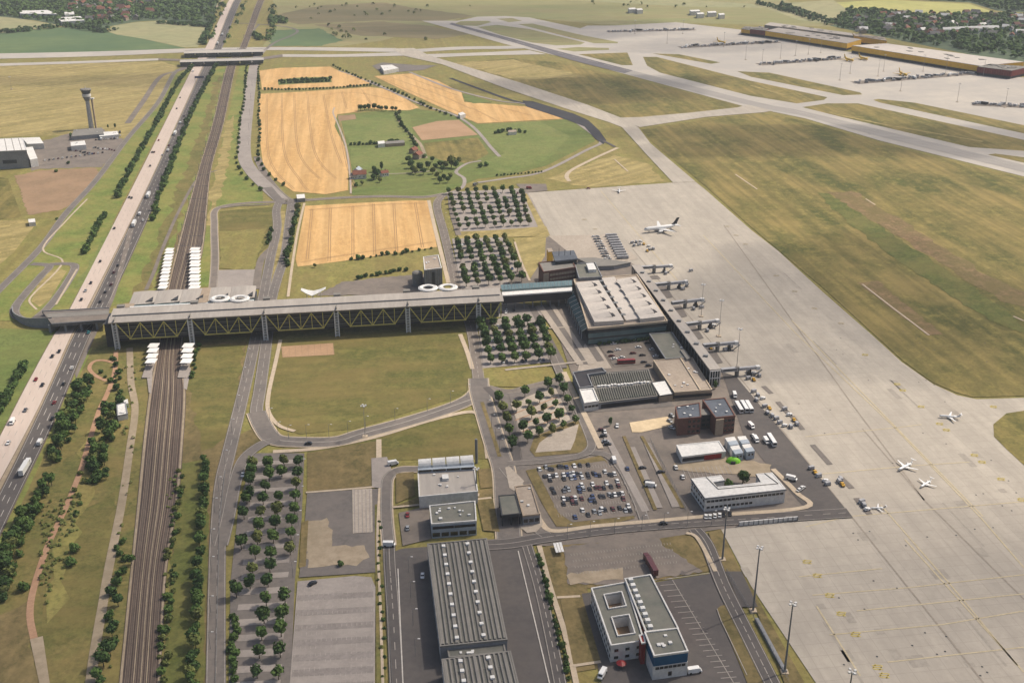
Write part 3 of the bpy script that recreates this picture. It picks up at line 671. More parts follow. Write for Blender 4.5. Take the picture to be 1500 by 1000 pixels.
# ================================================================ BUILDINGS
def cen(xy): return (sum(p[0] for p in xy)/len(xy), sum(p[1] for p in xy)/len(xy), 0)
def inset(xy, d):
    xy = ccw(xy); n = len(xy); out = []
    for i in range(n):
        a, b, c = Vector(xy[i-1]), Vector(xy[i]), Vector(xy[(i+1) % n])
        d1 = (b-a).normalized(); d2 = (c-b).normalized(); n1 = Vector((-d1.y, d1.x)); n2 = Vector((-d2.y, d2.x))
        m = (n1+n2); m = m/max(.3, m.dot(n1)); out.append((b.x+m.x*d, b.y+m.y*d))
    return out
def parapet_mb(xy, z0, z1, t=.5, proud=.15):
    xy = ccw(xy); o = inset(xy, -proud); i_ = inset(xy, t); mb = MB(); n = len(xy)
    for k in range(n):
        j = (k+1) % n; mb.prism([o[k], o[j], i_[j], i_[k]], z0, z1)
    return mb
def facade(root, a, b, rows, n, w, h, m='window_glass', u0=0.0, u1=1.0, proud=.06, name='window'):
    "windows on the wall that runs from a to b (outside on the right-hand side of a->b)"
    d = Vector((b[0]-a[0], b[1]-a[1])); L = d.length; d /= L; nr = Vector((d.y, -d.x))
    for z in rows:
        for k in range(n):
            c = L*(u0+(u1-u0)*(k+.5)/n); p = Vector(a)+d*c
            mb = MB(); mb.box((p.x+nr.x*(proud-.2), p.y+nr.y*(proud-.2), z), (w, .4, h), math.atan2(d.y, d.x))
            part(root, name, mb, m)
def rooftop(root, xy, z, n, m='steel_white', s=(.8,1.7), name='roof_vent', hgt=(.4,.9)):
    a, b, c, d = [Vector(p) for p in xy[:4]]
    for k in range(n):
        u, v = random.uniform(.12,.88), random.uniform(.12,.88); p = (a*(1-u)+b*u)*(1-v)+(d*(1-u)+c*u)*v
        h = random.uniform(*hgt); part(root, name, MB().box((p.x,p.y,z+h/2-.03), (random.uniform(*s), random.uniform(*s), h), R(VA)), m)
def building(name, label, cat, roof, h, wall='wall_white', top='roof_dark', rim='wall_white', rimh=.6, base=0, group=None, vents=0):
    xy = ccw([P2(*p, z=h) for p in roof]); t = thing(name, label, cat, cen(xy), group=group)
    part(t, 'wall', MB().prism(xy, base, h-.3), wall)
    part(t, 'roof', MB().prism(inset(xy, .05), h-.299, h), top)
    if rim: part(t, 'parapet', parapet_mb(xy, h-.35, h+rimh), rim)
    q = [P2(*p, z=h) for p in roof]
    if vents: rooftop(t, q, h, vents)
    return t, q
def lerp2(a, b, t): return (a[0]+(b[0]-a[0])*t, a[1]+(b[1]-a[1])*t)
def quad(q, u, v): return lerp2(lerp2(q[0], q[1], u), lerp2(q[3], q[2], u), v)
mat('wall_lattice', (62,58,62), (52,50,54), (44,42,48), big=.2, fine=1)
# ---- the long truss building over motorway and railway
H = 20.0
A = Vector(P2(158,473,H)); B = Vector(P2(738,441,H)); D = (B-A).normalized(); LEN = (B-A).length; Nn = Vector((-D.y, D.x))  # Nn points away from the camera
def X(s, d, z=0): p = A+D*s+Nn*d; return (p.x, p.y, z)
def X2(s, d): return X(s, d)[:2]
def depth(px, py, z): 
    q = Vector(P2(px, py, z))-A; return q.dot(D), q.dot(Nn)
d1 = depth(450,448,H+2)[1]; d2 = depth(450,437,H+1.5)[1]
T = thing('bridge_building', 'long grey roofed parking and mall building with yellow trusses spanning motorway and railway', 'building', X(LEN/2, d1/2))
mb = MB()
ring = lambda s: [X(s,0,H), X(s,d1,H+2.2), X(s,d1,H+1.2), X(s,.4,H-.9)]
mb.loft([ring(LEN*k/20) for k in range(21)]); part(T, 'front_roof', mb, 'roof_grey')
mb = MB(); ring = lambda s: [X(s,d1+1.2,H+1.0), X(s,d2,H+1.8), X(s,d2,H+.6), X(s,d1+1.2,H-.2)]
mb.loft([ring(LEN*k/20) for k in range(21)]); part(T, 'rear_roof', mb, 'roof_grey')
part(T, 'gutter', MB().prism([X2(2,d1-.4), X2(LEN-2,d1-.4), X2(LEN-2,d1+1.6), X2(2,d1+1.6)], H-1, H+2.35), 'steel_dark')
for z in (7.0, 10.2, 13.4, 16.6): part(T, 'parking_deck', MB().prism([X2(3,3.2), X2(LEN-3,3.2), X2(LEN-3,d2-1), X2(3,d2-1)], z, z+.5), 'roof_dark')
body = MB().prism([X2(3.5,3.6), X2(LEN-3.5,3.6), X2(LEN-3.5,d2-2), X2(3.5,d2-2)], 5.2, H-.8); part(T, 'inner_wall', body, 'wall_lattice')
rl = MB()
for z in (8.3, 11.5, 14.7, 17.9): part(T, 'deck_railing', MB().prism([X2(3,3.0), X2(LEN-3,3.0), X2(LEN-3,3.15), X2(3,3.15)], z, z+.9), 'roof_dark')
fasc = MB().prism([X2(1,.9), X2(LEN-1,.9), X2(LEN-1,1.1), X2(1,1.1)], H-1.9, H-1.0); part(T, 'fascia', fasc, 'steel_dark')
# columns and trusses: six towers
cs = [depth(p, 473-(p-158)*.0552, H)[0] for p in (166,277,386,492,597,701)]
for k, s in enumerate(cs):
    m_ = MB()
    for u in (-1.3, 1.3):
        for v in (.4, 2.4): m_.box(X(s+u, v, (H-1)/2), (.7,.7,H-1), math.atan2(D.y, D.x))
    for z in range(1, 19, 2): m_.box(X(s, .4, z), (3,.4,.45), math.atan2(D.y, D.x)); m_.box(X(s,2.4,z), (3,.4,.45), math.atan2(D.y, D.x))
    c_ = part(T, 'column', m_, 'steel_white')
    part(T, 'column_rear', MB().box(X(s, d2-3, 9), (2.4,2.4,18), math.atan2(D.y, D.x)), 'wall_grey')
def strut(a, b, r=.42): return MB().tube(a, b, r, n=6)
zb, zt = 7.2, H-1.3
for k in range(5):
    s0, s1 = cs[k]+1.6, cs[k+1]-1.6; W = s1-s0; tp = [s0, s0+W/3, s0+2*W/3, s1]; bt = [s0+W/6, s0+W/2, s0+5*W/6]
    for i in range(3):
        part(T, 'truss_diagonal', MB().tube(X(tp[i],.6,zt), X(bt[i],.6,zb), .36, n=6), 'truss_yellow'); part(T, 'truss_diagonal', MB().tube(X(bt[i],.6,zb), X(tp[i+1],.6,zt), .36, n=6), 'truss_yellow')
    t_ = MB().tube(X(bt[0]-.5,.6,zb), X(bt[2]+.5,.6,zb), .4, n=6); part(T, 'bottom_chord', t_, 'truss_yellow')
    for s in bt+tp[1:3]: part(T, 'truss_vertical', MB().tube(X(s,.6,zb), X(s,.6,zt), .24, n=6), 'truss_yellow')
s0 = cs[5]+1.6; e = LEN-2
t_ = MB().tube(X(s0,.6,zt), X((s0+e)/2,.6,zb), .5, n=6).tube(X((s0+e)/2,.6,zb), X(e,.6,zt), .5, n=6); part(T, 'truss_diagonal', t_, 'truss_yellow')
part(T, 'truss_vertical', MB().tube(X((s0+e)/2,.6,zb), X((s0+e)/2,.6,zt), .28), 'truss_yellow'); part(T, 'truss_vertical', MB().tube(X(e,.6,zb), X(e,.6,zt), .36), 'truss_yellow')
part(T, 'bottom_chord', MB().tube(X(s0,.6,zb), X(e,.6,zb), .5, n=6), 'truss_yellow')
for s in cs:   # expansion joints and stair heads over each tower
    part(T, 'roof_joint', MB().box(X(s+.5, d1/2, H+1.45), (.6,d1*.96,.9), math.atan2(D.y, D.x)), 'roof_mid')
    part(T, 'stair_head', MB().box(X(s+1, d2+2.2, 11.5), (5,4,23), math.atan2(D.y, D.x)), 'roof_mid')
# glazed hall and white ledge behind the rear roof
sE = depth(372,440,H)[0]
part(T, 'glass_hall', MB().prism([X2(6,d2+.3), X2(LEN-1,d2+.3), X2(LEN-1,d2+4.2), X2(6,d2+3.5)], 6, H+.2), 'glass_dark')
part(T, 'white_ledge', MB().prism([X2(10,d2+3.6), X2(sE,d2+3.6), X2(sE,d2+5.4), X2(10,d2+5.4)], H-2.5, H+.6), 'steel_white')
part(T, 'glass_roof', MB().prism([X2(10,d2+5.5), X2(sE,d2+5.5), X2(sE,d2+9.5), X2(10,d2+9.5)], 6, H-.4), 'glass_teal')
d3 = d2+9.6; d4 = depth(230,425,H+1)[1]
n = 5; w_ = (sE-8)/n
for k in range(n):
    a = 8+k*w_; b = a+w_-.2; m_ = MB(); nn = 8
    for j in range(nn):
        # curved shell with a raised lip cut away at its right hand front corner
        u0, u1 = j/nn, (j+1)/nn; f = lambda u: 0 if u < .6 else (u-.6)/.4*4.2
        z = H-.5
        m_.loft([[X(a+(b-a)*u, d3+f(u), z+.8*math.sin(u*3.1)), X(a+(b-a)*u, d4, z+1.0+.5*math.sin(u*3.1)), X(a+(b-a)*u, d4, z-.2), X(a+(b-a)*u, d3+f(u), z-.9)] for u in (u0, u1)])
    o = part(T, 'canopy_shell', m_, 'roof_grey')
    za = H+1.1; part(o, 'shell_opening', MB().loft([[X(a+(b-a)*.66,d3+3.2,H+.4),X(a+(b-a)*.93,d3+4.6,H+.2),X(a+(b-a)*.93,d3+9.5,H+1.6)],[X(a+(b-a)*.66,d3+3.2,H+.9),X(a+(b-a)*.93,d3+4.6,H+.9),X(a+(b-a)*.93,d3+9.5,H+1.9)]]), 'steel_dark')
part(T, 'hall_floor', MB().prism([X2(8,d2+9.6), X2(sE,d2+9.6), X2(sE,d4-.5), X2(8,d4-.5)], 6, H-3.4), 'glass_dark')
part(T, 'end_block', MB().prism([X2(4,d2+4.4), X2(12,d2+4.4), X2(12,d3+2), X2(4,d3+2)], 6, H+.4), 'wall_beige')
part(T, 'end_block', MB().prism([X2(cs[1]+3,d2+4.4), X2(cs[1]+9,d2+4.4), X2(cs[1]+9,d4+.2), X2(cs[1]+3,d4+.2)], 6, H+.9), 'wall_beige')
part(T, 'end_stair', MB().prism([X2(-4,6), X2(2,6), X2(2,d2+4), X2(-4,d2+4)], 0, 17), 'steel_dark')
# ring canopies: one pair above the platforms, one pair by the farm road
def ring_canopy(px, py, rx, label, grp):
    c = P2(px, py, H+3); r = rx/(.00306*(py+190)*300/(300-H)); t = thing('ring_canopy', label, 'canopy', (c[0],c[1],0))
    m_ = MB(); nn = 24; o = []
    for i in range(nn):
        a = 2*math.pi*i/nn; ca, sa = math.cos(a), math.sin(a)
        o.append([(c[0]+ca*r*f, c[1]+sa*r*f*.95, H+z) for f, z in ((1,2.6),(.8,3.3),(.52,2.9),(.52,2.2),(1,2.0))])
    o.append(o[0]); m_.loft(o, cap=False); part(t, 'ring_roof', m_, 'steel_white', smooth=False)
    m_ = MB()
    for i in range(6): 
        a = i*math.pi/3; m_.tube((c[0]+.75*r*math.cos(a), c[1]+.75*r*math.sin(a), 0), (c[0]+.75*r*math.cos(a), c[1]+.75*r*math.sin(a), H+2.3), .25)
    part(t, 'post', m_, 'steel_white')
for px, py, lb in ((322,436,'left white ring canopy behind the bridge building beside the railway platforms'), (351,436,'right white ring canopy behind the bridge building beside the railway platforms'),
               (627,420.5,'left white ring canopy behind the bridge building below the silo'), (656,419.5,'right white ring canopy behind the bridge building below the silo')):
    ring_canopy(px, py, 14.5, lb, None)
c = P(459,430,14); t = thing('wing_canopy', 'white swept wing shaped canopy behind the bridge building roof', 'canopy', (c[0],c[1],0))
m_ = MB(); l_, m0, r_ = P(441,424,15), P(458,430,13.5), P(477,422,15.5)
m_.loft([[(p[0],p[1]-w/2,p[2]),(p[0],p[1]+w/2,p[2]+.6),(p[0],p[1]+w/2,p[2]+.2),(p[0],p[1]-w/2,p[2]-.4)] for p, w in ((l_,3),(lerp2(l_,m0,.5)+(13.9,),6),(m0,9),(lerp2(m0,r_,.5)+(14.2,),6),(r_,2.5))])
part(t, 'wing_roof', m_, 'steel_white'); part(t, 'post', MB().tube((m0[0],m0[1],0),(m0[0],m0[1],13.3),.4).tube((l_[0]+4,l_[1],0),(l_[0]+4,l_[1],14.2),.3).tube((r_[0]-4,r_[1],0),(r_[0]-4,r_[1],14.6),.3), 'steel_white')
# glazed link from the mall to the terminal
q = [P2(*p, z=14) for p in ((733,419),(838,412),(838,424),(736,431))]
t = thing('link_corridor', 'glazed elevated corridor linking the bridge building with the terminal', 'corridor', cen(q))
part(t, 'corridor_body', MB().prism(ccw(q), 6.5, 12.5), 'wall_dark'); part(t, 'glass_vault', MB().prism(ccw([quad(q,0,0),quad(q,1,0),quad(q,1,.62),quad(q,0,.62)]), 12.49, 15), 'glass_teal')
part(t, 'roof_edge', MB().prism(ccw([quad(q,0,.63),quad(q,1,.63),quad(q,1,1.06),quad(q,0,1.06)]), 12.51, 13.5), 'roof_white')
m_ = MB(); 
for k in range(8):
    p = quad(q, (k+.5)/8, .8); part(t, 'pillar', MB().tube((p[0],p[1],0),(p[0],p[1],6.5),.6), 'wall_grey')
m_ = MB()
for k in range(21):
    a, b = quad(q, k/20, 0), quad(q, k/20, .62); m_.tube((a[0],a[1],15.05),(b[0],b[1],15.05),.15)
part(t, 'glazing_bar', m_, 'steel_grey')
# ---- terminal
Ht = 13
Q = [P2(*p, z=Ht) for p in ((842,410),(932,403),(976,470),(863,481))]
t = thing('terminal_building', 'large beige roofed passenger terminal with raised roof panels and dark scoops', 'building', cen(Q)); TERM = t
part(t, 'wall', MB().prism(ccw(Q), 0, Ht-.8), 'glass_dark'); part(t, 'roof', MB().prism(inset(Q,-.8), Ht-.79, Ht), 'roof_beige')
part(t, 'parapet', parapet_mb(inset(Q,-.8), Ht-1.0, Ht+.5, .7), 'concrete_path')
for nm, pts, zz in (('left_roof_panel',((843,414),(877,410),(914,469),(871,471.5)),3.0), ('middle_roof_panel',((881,407),(900,405),(939,466),(917,469)),1.6), ('right_roof_panel',((903,409),(931,405),(973,463),(938,467)),3.0)):
    q = [P2(*p, z=Ht+zz) for p in pts]; part(t, nm, MB().prism(ccw(q), Ht+.01, Ht+zz), 'roof_pale')
    if zz == 3.0:
        for k in range(5):
            v = .1+k*.19; nn_ = 7
            # scoop: rising hood with dark mouth
            p = Vector(quad(q,.62,v)); d = (Vector(q[1])-Vector(q[0])).normalized(); e_ = Vector((-d.y, d.x)); W = 4.6
            hd = MB().loft([[(p.x+e_.x*W*math.cos(a)-d.x*s_, p.y+e_.y*W*math.cos(a)-d.y*s_, Ht+zz-.02+h_*math.sin(a)) for a in [math.pi*i/6 for i in range(7)]] for s_, h_ in ((0,1.7),(5,.9),(11,.1))])
            o = part(t, 'roof_scoop', hd, 'roof_pale')
            part(o, 'scoop_pad', MB().box((p.x+d.x*1.6,p.y+d.y*1.6-.8,Ht+zz+.25), (3.4,5.2,.5), math.atan2(d.y,d.x)), 'wall_dark')
            part(o, 'scoop_grille', MB().loft([[(p.x+d.x*s_+e_.x*W*.92*math.cos(a), p.y+d.y*s_+e_.y*W*.92*math.cos(a), Ht+zz+.0+1.55*math.sin(a)) for a in [math.pi*i/6 for i in range(7)]] for s_ in (.05,.9)]), 'wall_dark')
q = [P2(*p, z=Ht+.3) for p in ((876,410),(880,409),(918,467),(914,469))]; part(t, 'roof_trench', MB().prism(ccw(q), Ht+.005, Ht+.25), 'wall_dark')
for k in range(7): p = quad(q,.5,.08+k*.14); part(t, 'roof_unit', MB().box((p[0],p[1],Ht+1), (3,3.4,1.6), R(VA)), 'steel_grey')
rooftop(t, [P2(*p, z=Ht) for p in ((846,420),(850,420),(866,470),(862,470))], Ht, 6)
# side glazing and front canopy
a, b = P2(838,428,9), P2(862,484,9); a2, b2 = P2(826,432,4), P2(852,489,4)
m_ = MB(); m_.loft([[a+(11.8,), a2+(6,), a2+(5.4,), a+(11,)], [b+(11.8,), b2+(6,), b2+(5.4,), b+(11,)]]); part(t, 'side_canopy', m_, 'glass_teal')
m_ = MB()
for k in range(11):
    p, r = lerp2(a,b,k/10), lerp2(a2,b2,k/10); m_.tube(p+(11.9,), r+(6.1,), .18); m_.tube(r+(5.4,), r+(0,), .2)
part(t, 'canopy_rib', m_, 'steel_white')
facade(t, Q[3], Q[2], (3,7.5), 16, 4.2, 3.2, 'glass_teal', name='facade_panel')
# ---- brick control block beside the terminal
t, q = building('office_building', 'red brick office block below the old control tower cab', 'building', ((789,385),(838,381),(843,392),(796,399)), 17, 'brick_red', 'roof_mid', 'brick_red')
facade(t, q[3], q[2], (3.5,7,10.5,14), 9, 2.2, 1.8, 'wall_beige', u0=.2)
part(t, 'stair_tower', MB().prism(ccw([lerp2(q[3],q[2],0), lerp2(q[3],q[2],.17), (lerp2(q[3],q[2],.17)[0], lerp2(q[3],q[2],.17)[1]-.6), (q[3][0], q[3][1]-.6)]), 0, 16), 'wall_beige')
t, q = building('control_tower', 'old blue grey control tower cab standing on dark base by brick block', 'tower', ((811,370),(839,368),(844,379),(815,382)), 20, 'steel_dark', 'roof_blue', None)
part(t, 'cab_glass', MB().prism(inset(q,-.6), 15.5, 19.4), 'glass_dark'); part(t, 'cab_roof', MB().prism(inset(q,-1.2), 19.41, 20.4), 'roof_slate')
for k in range(3): p = quad(q,.2+.3*k,.5); part(t, 'antenna', MB().tube((p[0],p[1],20.3),(p[0],p[1],27-k*1.5),.2), 'steel_dark')
building('yellow_block', 'small yellow block beside the old control tower', 'building', ((801,364),(808,363),(810,368),(803,369)), 12, 'dhl_yellow', 'roof_beige', None)
t, q = building('office_building', 'grey flat roofed annex with white rooftop box touching the terminal', 'building', ((842,387),(872,385),(882,406),(848,408)), 15, 'wall_grey', 'roof_felt', 'wall_grey')
part(t, 'rooftop_box', MB().prism(ccw([quad(q,.5,.2), quad(q,.85,.2), quad(q,.85,.65), quad(q,.5,.65)]), 15, 17.5), 'steel_white')
q = [P2(*p, z=4) for p in ((845,378),(870,377),(925,384),(900,389),(870,390))]; t = thing('service_hall', 'long pale pointed service roof behind the terminal annex', 'building', cen(q)); part(t,'wall',MB().prism(inset(q,.3),0,3.4),'wall_grey'); part(t,'roof',MB().prism(ccw(q),3.41,4),'roof_mid')
# ---- pier with glass sides and boarding bridges
Hp = 12
a, b, c, d = [P2(*p, z=Hp) for p in ((925,388),(931,387),(1056,540),(1040,541.5))]
b = (a[0]+(c[0]-d[0]), a[1]+(c[1]-d[1]))
q = [a, b, c, d]
t = thing('pier_building', 'long narrow glazed boarding pier with pale flat roof along the apron', 'building', cen(q)); 
part(t, 'glass_wall', MB().prism(inset(q,.6), 0, Hp-.8), 'glass_dark'); part(t, 'roof', MB().prism(ccw(q), Hp-.79, Hp), 'roof_grey')
m_ = MB()
for k in range(31):
    for v in (0,1):
        p = quad(q, v, k/30); p = (p[0]+(.45 if v == 0 else -.45), p[1]); m_.tube(p+(0,), p+(Hp-.8,), .22)
part(t, 'mullion', m_, 'steel_grey')
e0, e1 = inset(q,.5)[0:2]
m_ = MB()
for u in (0,.25,.5,.75,1):
    p = lerp2(c, d, .04+u*.92); m_.tube((p[0],p[1]-.2,0),(p[0],p[1]-.2,Hp-.8),.3)
for z in (.5,6,Hp-1): m_.tube((d[0],d[1]-.2,z),(c[0],c[1]-.2,z),.3)
part(t, 'end_frame', m_, 'steel_white')
for k in range(9):
    p = quad(q,.5,.1+k*.1); part(t, 'roof_unit', MB().box((p[0],p[1],Hp+.5),(2,3,1),R(VA-25)), 'steel_grey')
building('connecting_passage', 'low dark passage between terminal front corner and pier', 'building', ((972,462),(986,460),(990,468),(977,470)), 9, 'glass_dark', 'roof_mid', None)
jbs = [(939,391,985,388),(960,416,1007,411),(984,443,1031,437),(1005,474,1053,468),(1030,505,1081,500),(1056,541,1113,536)]
pl = ('farthest','second farthest','third farthest','third nearest','second nearest','nearest')
for i, (x0,y0,x1,y1) in enumerate(jbs):
    a, b = Vector(P(x0,y0,6)), Vector(P(x1,y1,6)); m = a.lerp(b,.42)
    t = thing('boarding_bridge', pl[i]+' grey telescopic boarding bridge reaching from the pier onto the apron', 'boarding bridge', (m.x,m.y,0), group='boarding bridges along the pier')
    an = math.atan2(b.y-a.y, b.x-a.x); L = (b-a).length
    def tun(p, q_, w, h, z): c_ = (p+q_)/2; return MB().box((c_.x,c_.y,z), ((q_-p).length, w, h), an)
    part(t, 'fixed_tunnel', tun(a, m, 2.8, 2.2, 5.5), 'cargo_grey'); part(t, 'tunnel_glazing', tun(a.lerp(m,.1), m.lerp(a,.05), 2.9, .8, 5.7), 'glass_dark')
    part(t, 'telescopic_tunnel', tun(m.lerp(a,-.01), b.lerp(a,.1), 2.1, 1.9, 5.3), 'cargo_grey'); part(t, 'cab', tun(b.lerp(a,.1), b, 2.8, 2.4, 5.2), 'steel_white')
    part(t, 'rotunda', MB().tube((m.x,m.y,0),(m.x,m.y,6.9),1.4,n=12), 'roof_mid')
    p = b.lerp(a,.25); part(t, 'wheel_carriage', MB().box((p.x,p.y,1.0),(2,4,1.6),an).box((p.x,p.y,3),(.8,3,3.6),an), 'steel_dark')
    part(t, 'service_stair', MB().loft([[(b.x+1-.0,b.y-2.2,z_-.3+5.0*(1-k)),(b.x+1,b.y-3.4,z_-.3+5*(1-k)),(b.x+1,b.y-3.4,z_+5*(1-k)),(b.x+1,b.y-2.2,z_+5*(1-k))] if k else [(b.x-4,b.y-2.2,z_-.3),(b.x-4,b.y-3.4,z_-.3),(b.x-4,b.y-3.4,z_),(b.x-4,b.y-2.2,z_)] for k, z_ in ((0,.6),(1,5.0))]), 'steel_grey')
    # dark stand surface below
    p0 = P2(x0+2, y0+13); 
for i, qd in enumerate([[(950,405),(963,404),(968,409),(955,410)],[(962,420),(975,418),(986,436),(973,438)],[(985,450),(998,449),(1007,464),(995,467)],[(1005,478),(1018,477),(1031,496),(1018,499)],[(1031,510),(1044,508),(1059,532),(1046,534)]]):
    area('stand_surface', qd, 'asphalt', 6)
# ---- green grey ribbed market hall and its annexes
h = 4.5
t, q = building('service_hall', 'wide grey green ribbed roof service hall south of the terminal car park', 'building', ((864,547),(950,541),(963,580),(877,590)), h, 'wall_grey', 'roof_mid', 'roof_mid', .3)
for k in range(26):
    for v0, v1 in ((.06,.42),(.56,.96)):
        a, b = quad(q,(k+.5)/26,v0), quad(q,(k+.5)/26,v1); part(t, 'roof_rib', MB().loft([[(p[0]-.7,p[1],h+.0),(p[0],p[1],h+.8),(p[0]+.7,p[1],h+.0)] for p in (a,b)]), 'truss_yellow' if 0 else 'roof_dark')
for k in range(16): p = quad(q,.08+k*.056,.49+random.uniform(-.02,.02)); part(t, 'skylight', MB().box((p[0],p[1],h+.5),(1.8,1.4,1),.3*k), 'steel_white')
facade(t, q[3], q[2], (2.0,), 10, 5, 2.6, 'wall_dark', name='loading_door', u0=.06)
t, q = building('office_building', 'dark louvred annex at the left end of the ribbed hall', 'building', ((839,546),(882,539),(888,545),(861,549),(868,566),(849,569)), 6, 'wall_grey', 'wall_dark', 'wall_grey')
t, q = building('office_building', 'white flat roofed block at the front left of the ribbed hall', 'building', ((849,571),(869,569),(877,588),(856,591)), 6, 'wall_white', 'roof_white', 'wall_white'); facade(t, q[3], q[2], (3.6,), 4, 2, 1.4)
t, q = building('service_hall', 'white roofed lean-to between ribbed hall and beige hall', 'building', ((954,560),(975,557),(986,577),(966,580)), 5, 'wall_beige', 'roof_white', 'steel_dark', .2)
t, q = building('service_hall', 'beige gravel roofed hall beside the pier end', 'building', ((957,528),(1014,524),(1043,571),(988,575)), 5.5, 'wall_beige', 'roof_beige', 'concrete_path', .5, vents=9)
facade(t, q[3], q[2], (2.6,), 7, 4, 2, 'wall_dark'); part(t, 'roof_upstand', MB().prism([quad(q,.68,0),quad(q,.71,0),quad(q,.71,1),quad(q,.68,1)],5.5,6.1), 'concrete_path')
t, q = building('service_hall', 'dull green roofed low deck between terminal car park and pier', 'building', ((951,489),(985,487),(1004,516),(1008,523),(975,526)), 6, 'wall_dark', 'roof_felt', 'wall_grey', .4, vents=4)
building('service_shed', 'small pale shed strip on the edge of the green deck', 'building', ((996,512),(1003,511),(1012,524),(1006,526)), 7, 'wall_grey', 'roof_mid', None)
# ---- brick office pair
t, q = building('brick_building', 'left three storey brick office with dark flat roof', 'building', ((989,596),(1025,590),(1027,611),(993,614)), 11, 'brick_red', 'roof_slate', 'brick_red', .4, vents=5)
facade(t, q[3], q[2], (2.4,5.6,8.8), 3, 1.7, 1.5, u0=.42)
t, q = building('brick_building', 'right three storey brick office with dark flat roof', 'building', ((1029,586),(1062,583),(1077,609),(1048,612)), 11.3, 'brick_red', 'roof_slate', 'brick_red', .4, vents=4)
facade(t, q[3], q[2], (2.4,5.6,8.8), 3, 1.7, 1.5, u0=.45); a, b = lerp2(q[3],q[2],.03), lerp2(q[3],q[2],.42)
part(t, 'stair_tower', MB().prism([a, (a[0],a[1]-1.2), (b[0],b[1]-1.2), b], 0, 10.6), 'wall_beige')
t, q = building('brick_building', 'recessed dark link between the two brick offices', 'building', ((1020,600),(1050,596),(1054,606),(1022,608)), 9.5, 'wall_dark', 'roof_mid', None); facade(t, q[3], q[2], (3,6), 5, 2, 1.6, 'glass_dark')
# ---- white hall, container rows, U shaped office, green igloo
t, q = building('white_hall', 'long white roofed low hall with red doors facing the parking', 'building', ((991,652),(1053,646),(1063,661),(999,669)), 4.6, 'wall_white', 'roof_white', 'steel_white', .3)
facade(t, q[3], q[2], (2.6,), 5, 3.2, 2.2, 'wall_dark', u0=.03, u1=.5); facade(t, q[3], q[2], (2.3,), 4, 3, 3, 'red_wall', u0=.52, u1=.9, name='door')
for j, (pts, nm) in enumerate(((((1062,641),(1076,639),(1089,664),(1077,666)),'left'), (((1080,639),(1092,638),(1106,661),(1094,663)),'right'))):
    q = [P2(*p, z=5) for p in pts]; t = thing('container_block', nm+' row of pale stacked office containers beside the white hall', 'containers', cen(q))
    for k in range(4):
        qq = [quad(q,0,k/4),quad(q,1,k/4),quad(q,1,(k+.93)/4),quad(q,0,(k+.93)/4)]; u_ = part(t, 'container', MB().prism(ccw(qq), 0, 5+.3*(k % 2)), 'roof_white' if k % 2 == 0 else 'roof_blue')
        for v in (.3,.7): p = lerp2(qq[3], qq[2], v); part(u_, 'window', MB().box((p[0],p[1]-.02,3.4),(1.3,.2,1.1),0), 'window_glass')
h = 8.5; U = ((1013,701),(1056,696),(1061,703),(1044,706),(1050,713),(1093,709),(1115,706),(1108,694),(1131,692),(1151,716),(1033,729))
t, q = building('office_building', 'white U shaped two storey office wrapping a planted courtyard', 'building', U, h, 'wall_white', 'roof_white', 'roof_white', .15)
facade(t, q[10], q[9], (6.1,), 19, 1.9, 1.3, u0=.02, u1=.98); facade(t, q[10], q[9], (2.6,), 11, 1.7, 1.3, u0=.02, u1=.6); facade(t, q[0], q[10], (6,2.5), 6, 2, 1.3)
part(t, 'eave', parapet_mb(ccw(q), h-.55, h-.36, .1, .5), 'steel_dark')
m_ = MB()
for a, b in (((1034,698),(1052,716)),((1052,716),(1140,708)),((1120,693),(1140,708))):
    a, b = P2(*a, z=h+.1), P2(*b, z=h+.1); m_.tube(a+(h+.15,), b+(h+.15,), .22)
part(t, 'roof_ridge', m_, 'roof_mid')
c = P2(1074,677); t = thing('inflatable_igloo', 'bright lime green rounded pavilion on the sandy yard', 'pavilion', (c[0],c[1],0))
m_ = MB(); m_.loft([[(c[0]+4.2*math.cos(b)*math.cos(a), c[1]+3*math.cos(b)*math.sin(a), 3.4*math.sin(b)) for a in [i*math.pi/8 for i in range(16)]] for b in [j*math.pi/12 for j in range(6)]]); part(t, 'shell', m_, 'lime')
part(t, 'opening', MB().box((c[0]-.6,c[1]-2.7,1.0),(2.4,1,2)), 'wall_dark')
# ---- hangar with barrel roofs, grey office, gate house
h = 7
q = [P2(*p, z=h) for p in ((612,692),(695,686),(700,720),(614,728))]
t = thing('workshop_building', 'beige roofed workshop with white barrel vaults along its back', 'building', cen(q))
part(t, 'wall', MB().prism(ccw(q), 0, h-.4), 'wall_white'); part(t, 'roof', MB().prism(inset(q,.05), h-.39, h), 'roof_grey'); part(t, 'parapet', parapet_mb(q, h-.4, h+.5), 'wall_white')
qb = [P2(*p, z=h+3) for p in ((612,680),(694,674),(695,681),(612,686))]
part(t, 'upper_wall', MB().prism(ccw(qb), 0, h+2), 'roof_blue')
for k in range(4):
    a, b = .01+k*.25, .24+k*.25; rg = []
    for u in (a, b):
        p0, p1 = Vector(quad(qb,u,-.9)), Vector(quad(qb,u,.55)); rg.append([(p0.lerp(p1,(1-math.cos(w))/2).x, p0.lerp(p1,(1-math.cos(w))/2).y, h+1.9+3.4*math.sin(w)) for w in [math.pi*i/8 for i in range(9)]])
    part(t, 'barrel_vault', MB().loft(rg), 'steel_white')
    a_, b_ = quad(qb,a,1), quad(qb,b,1); part(t, 'window', MB().prism([a_,(a_[0],a_[1]-.08),(b_[0],b_[1]-.08),b_], h+.6, h+2.0), 'window_glass')
c_ = quad(q,.47,.35); part(t, 'roof_hatch', MB().box((c_[0],c_[1],h+.8),(4.5,3.4,1.6),R(VA)), 'steel_white'); rooftop(t, q, h, 6)
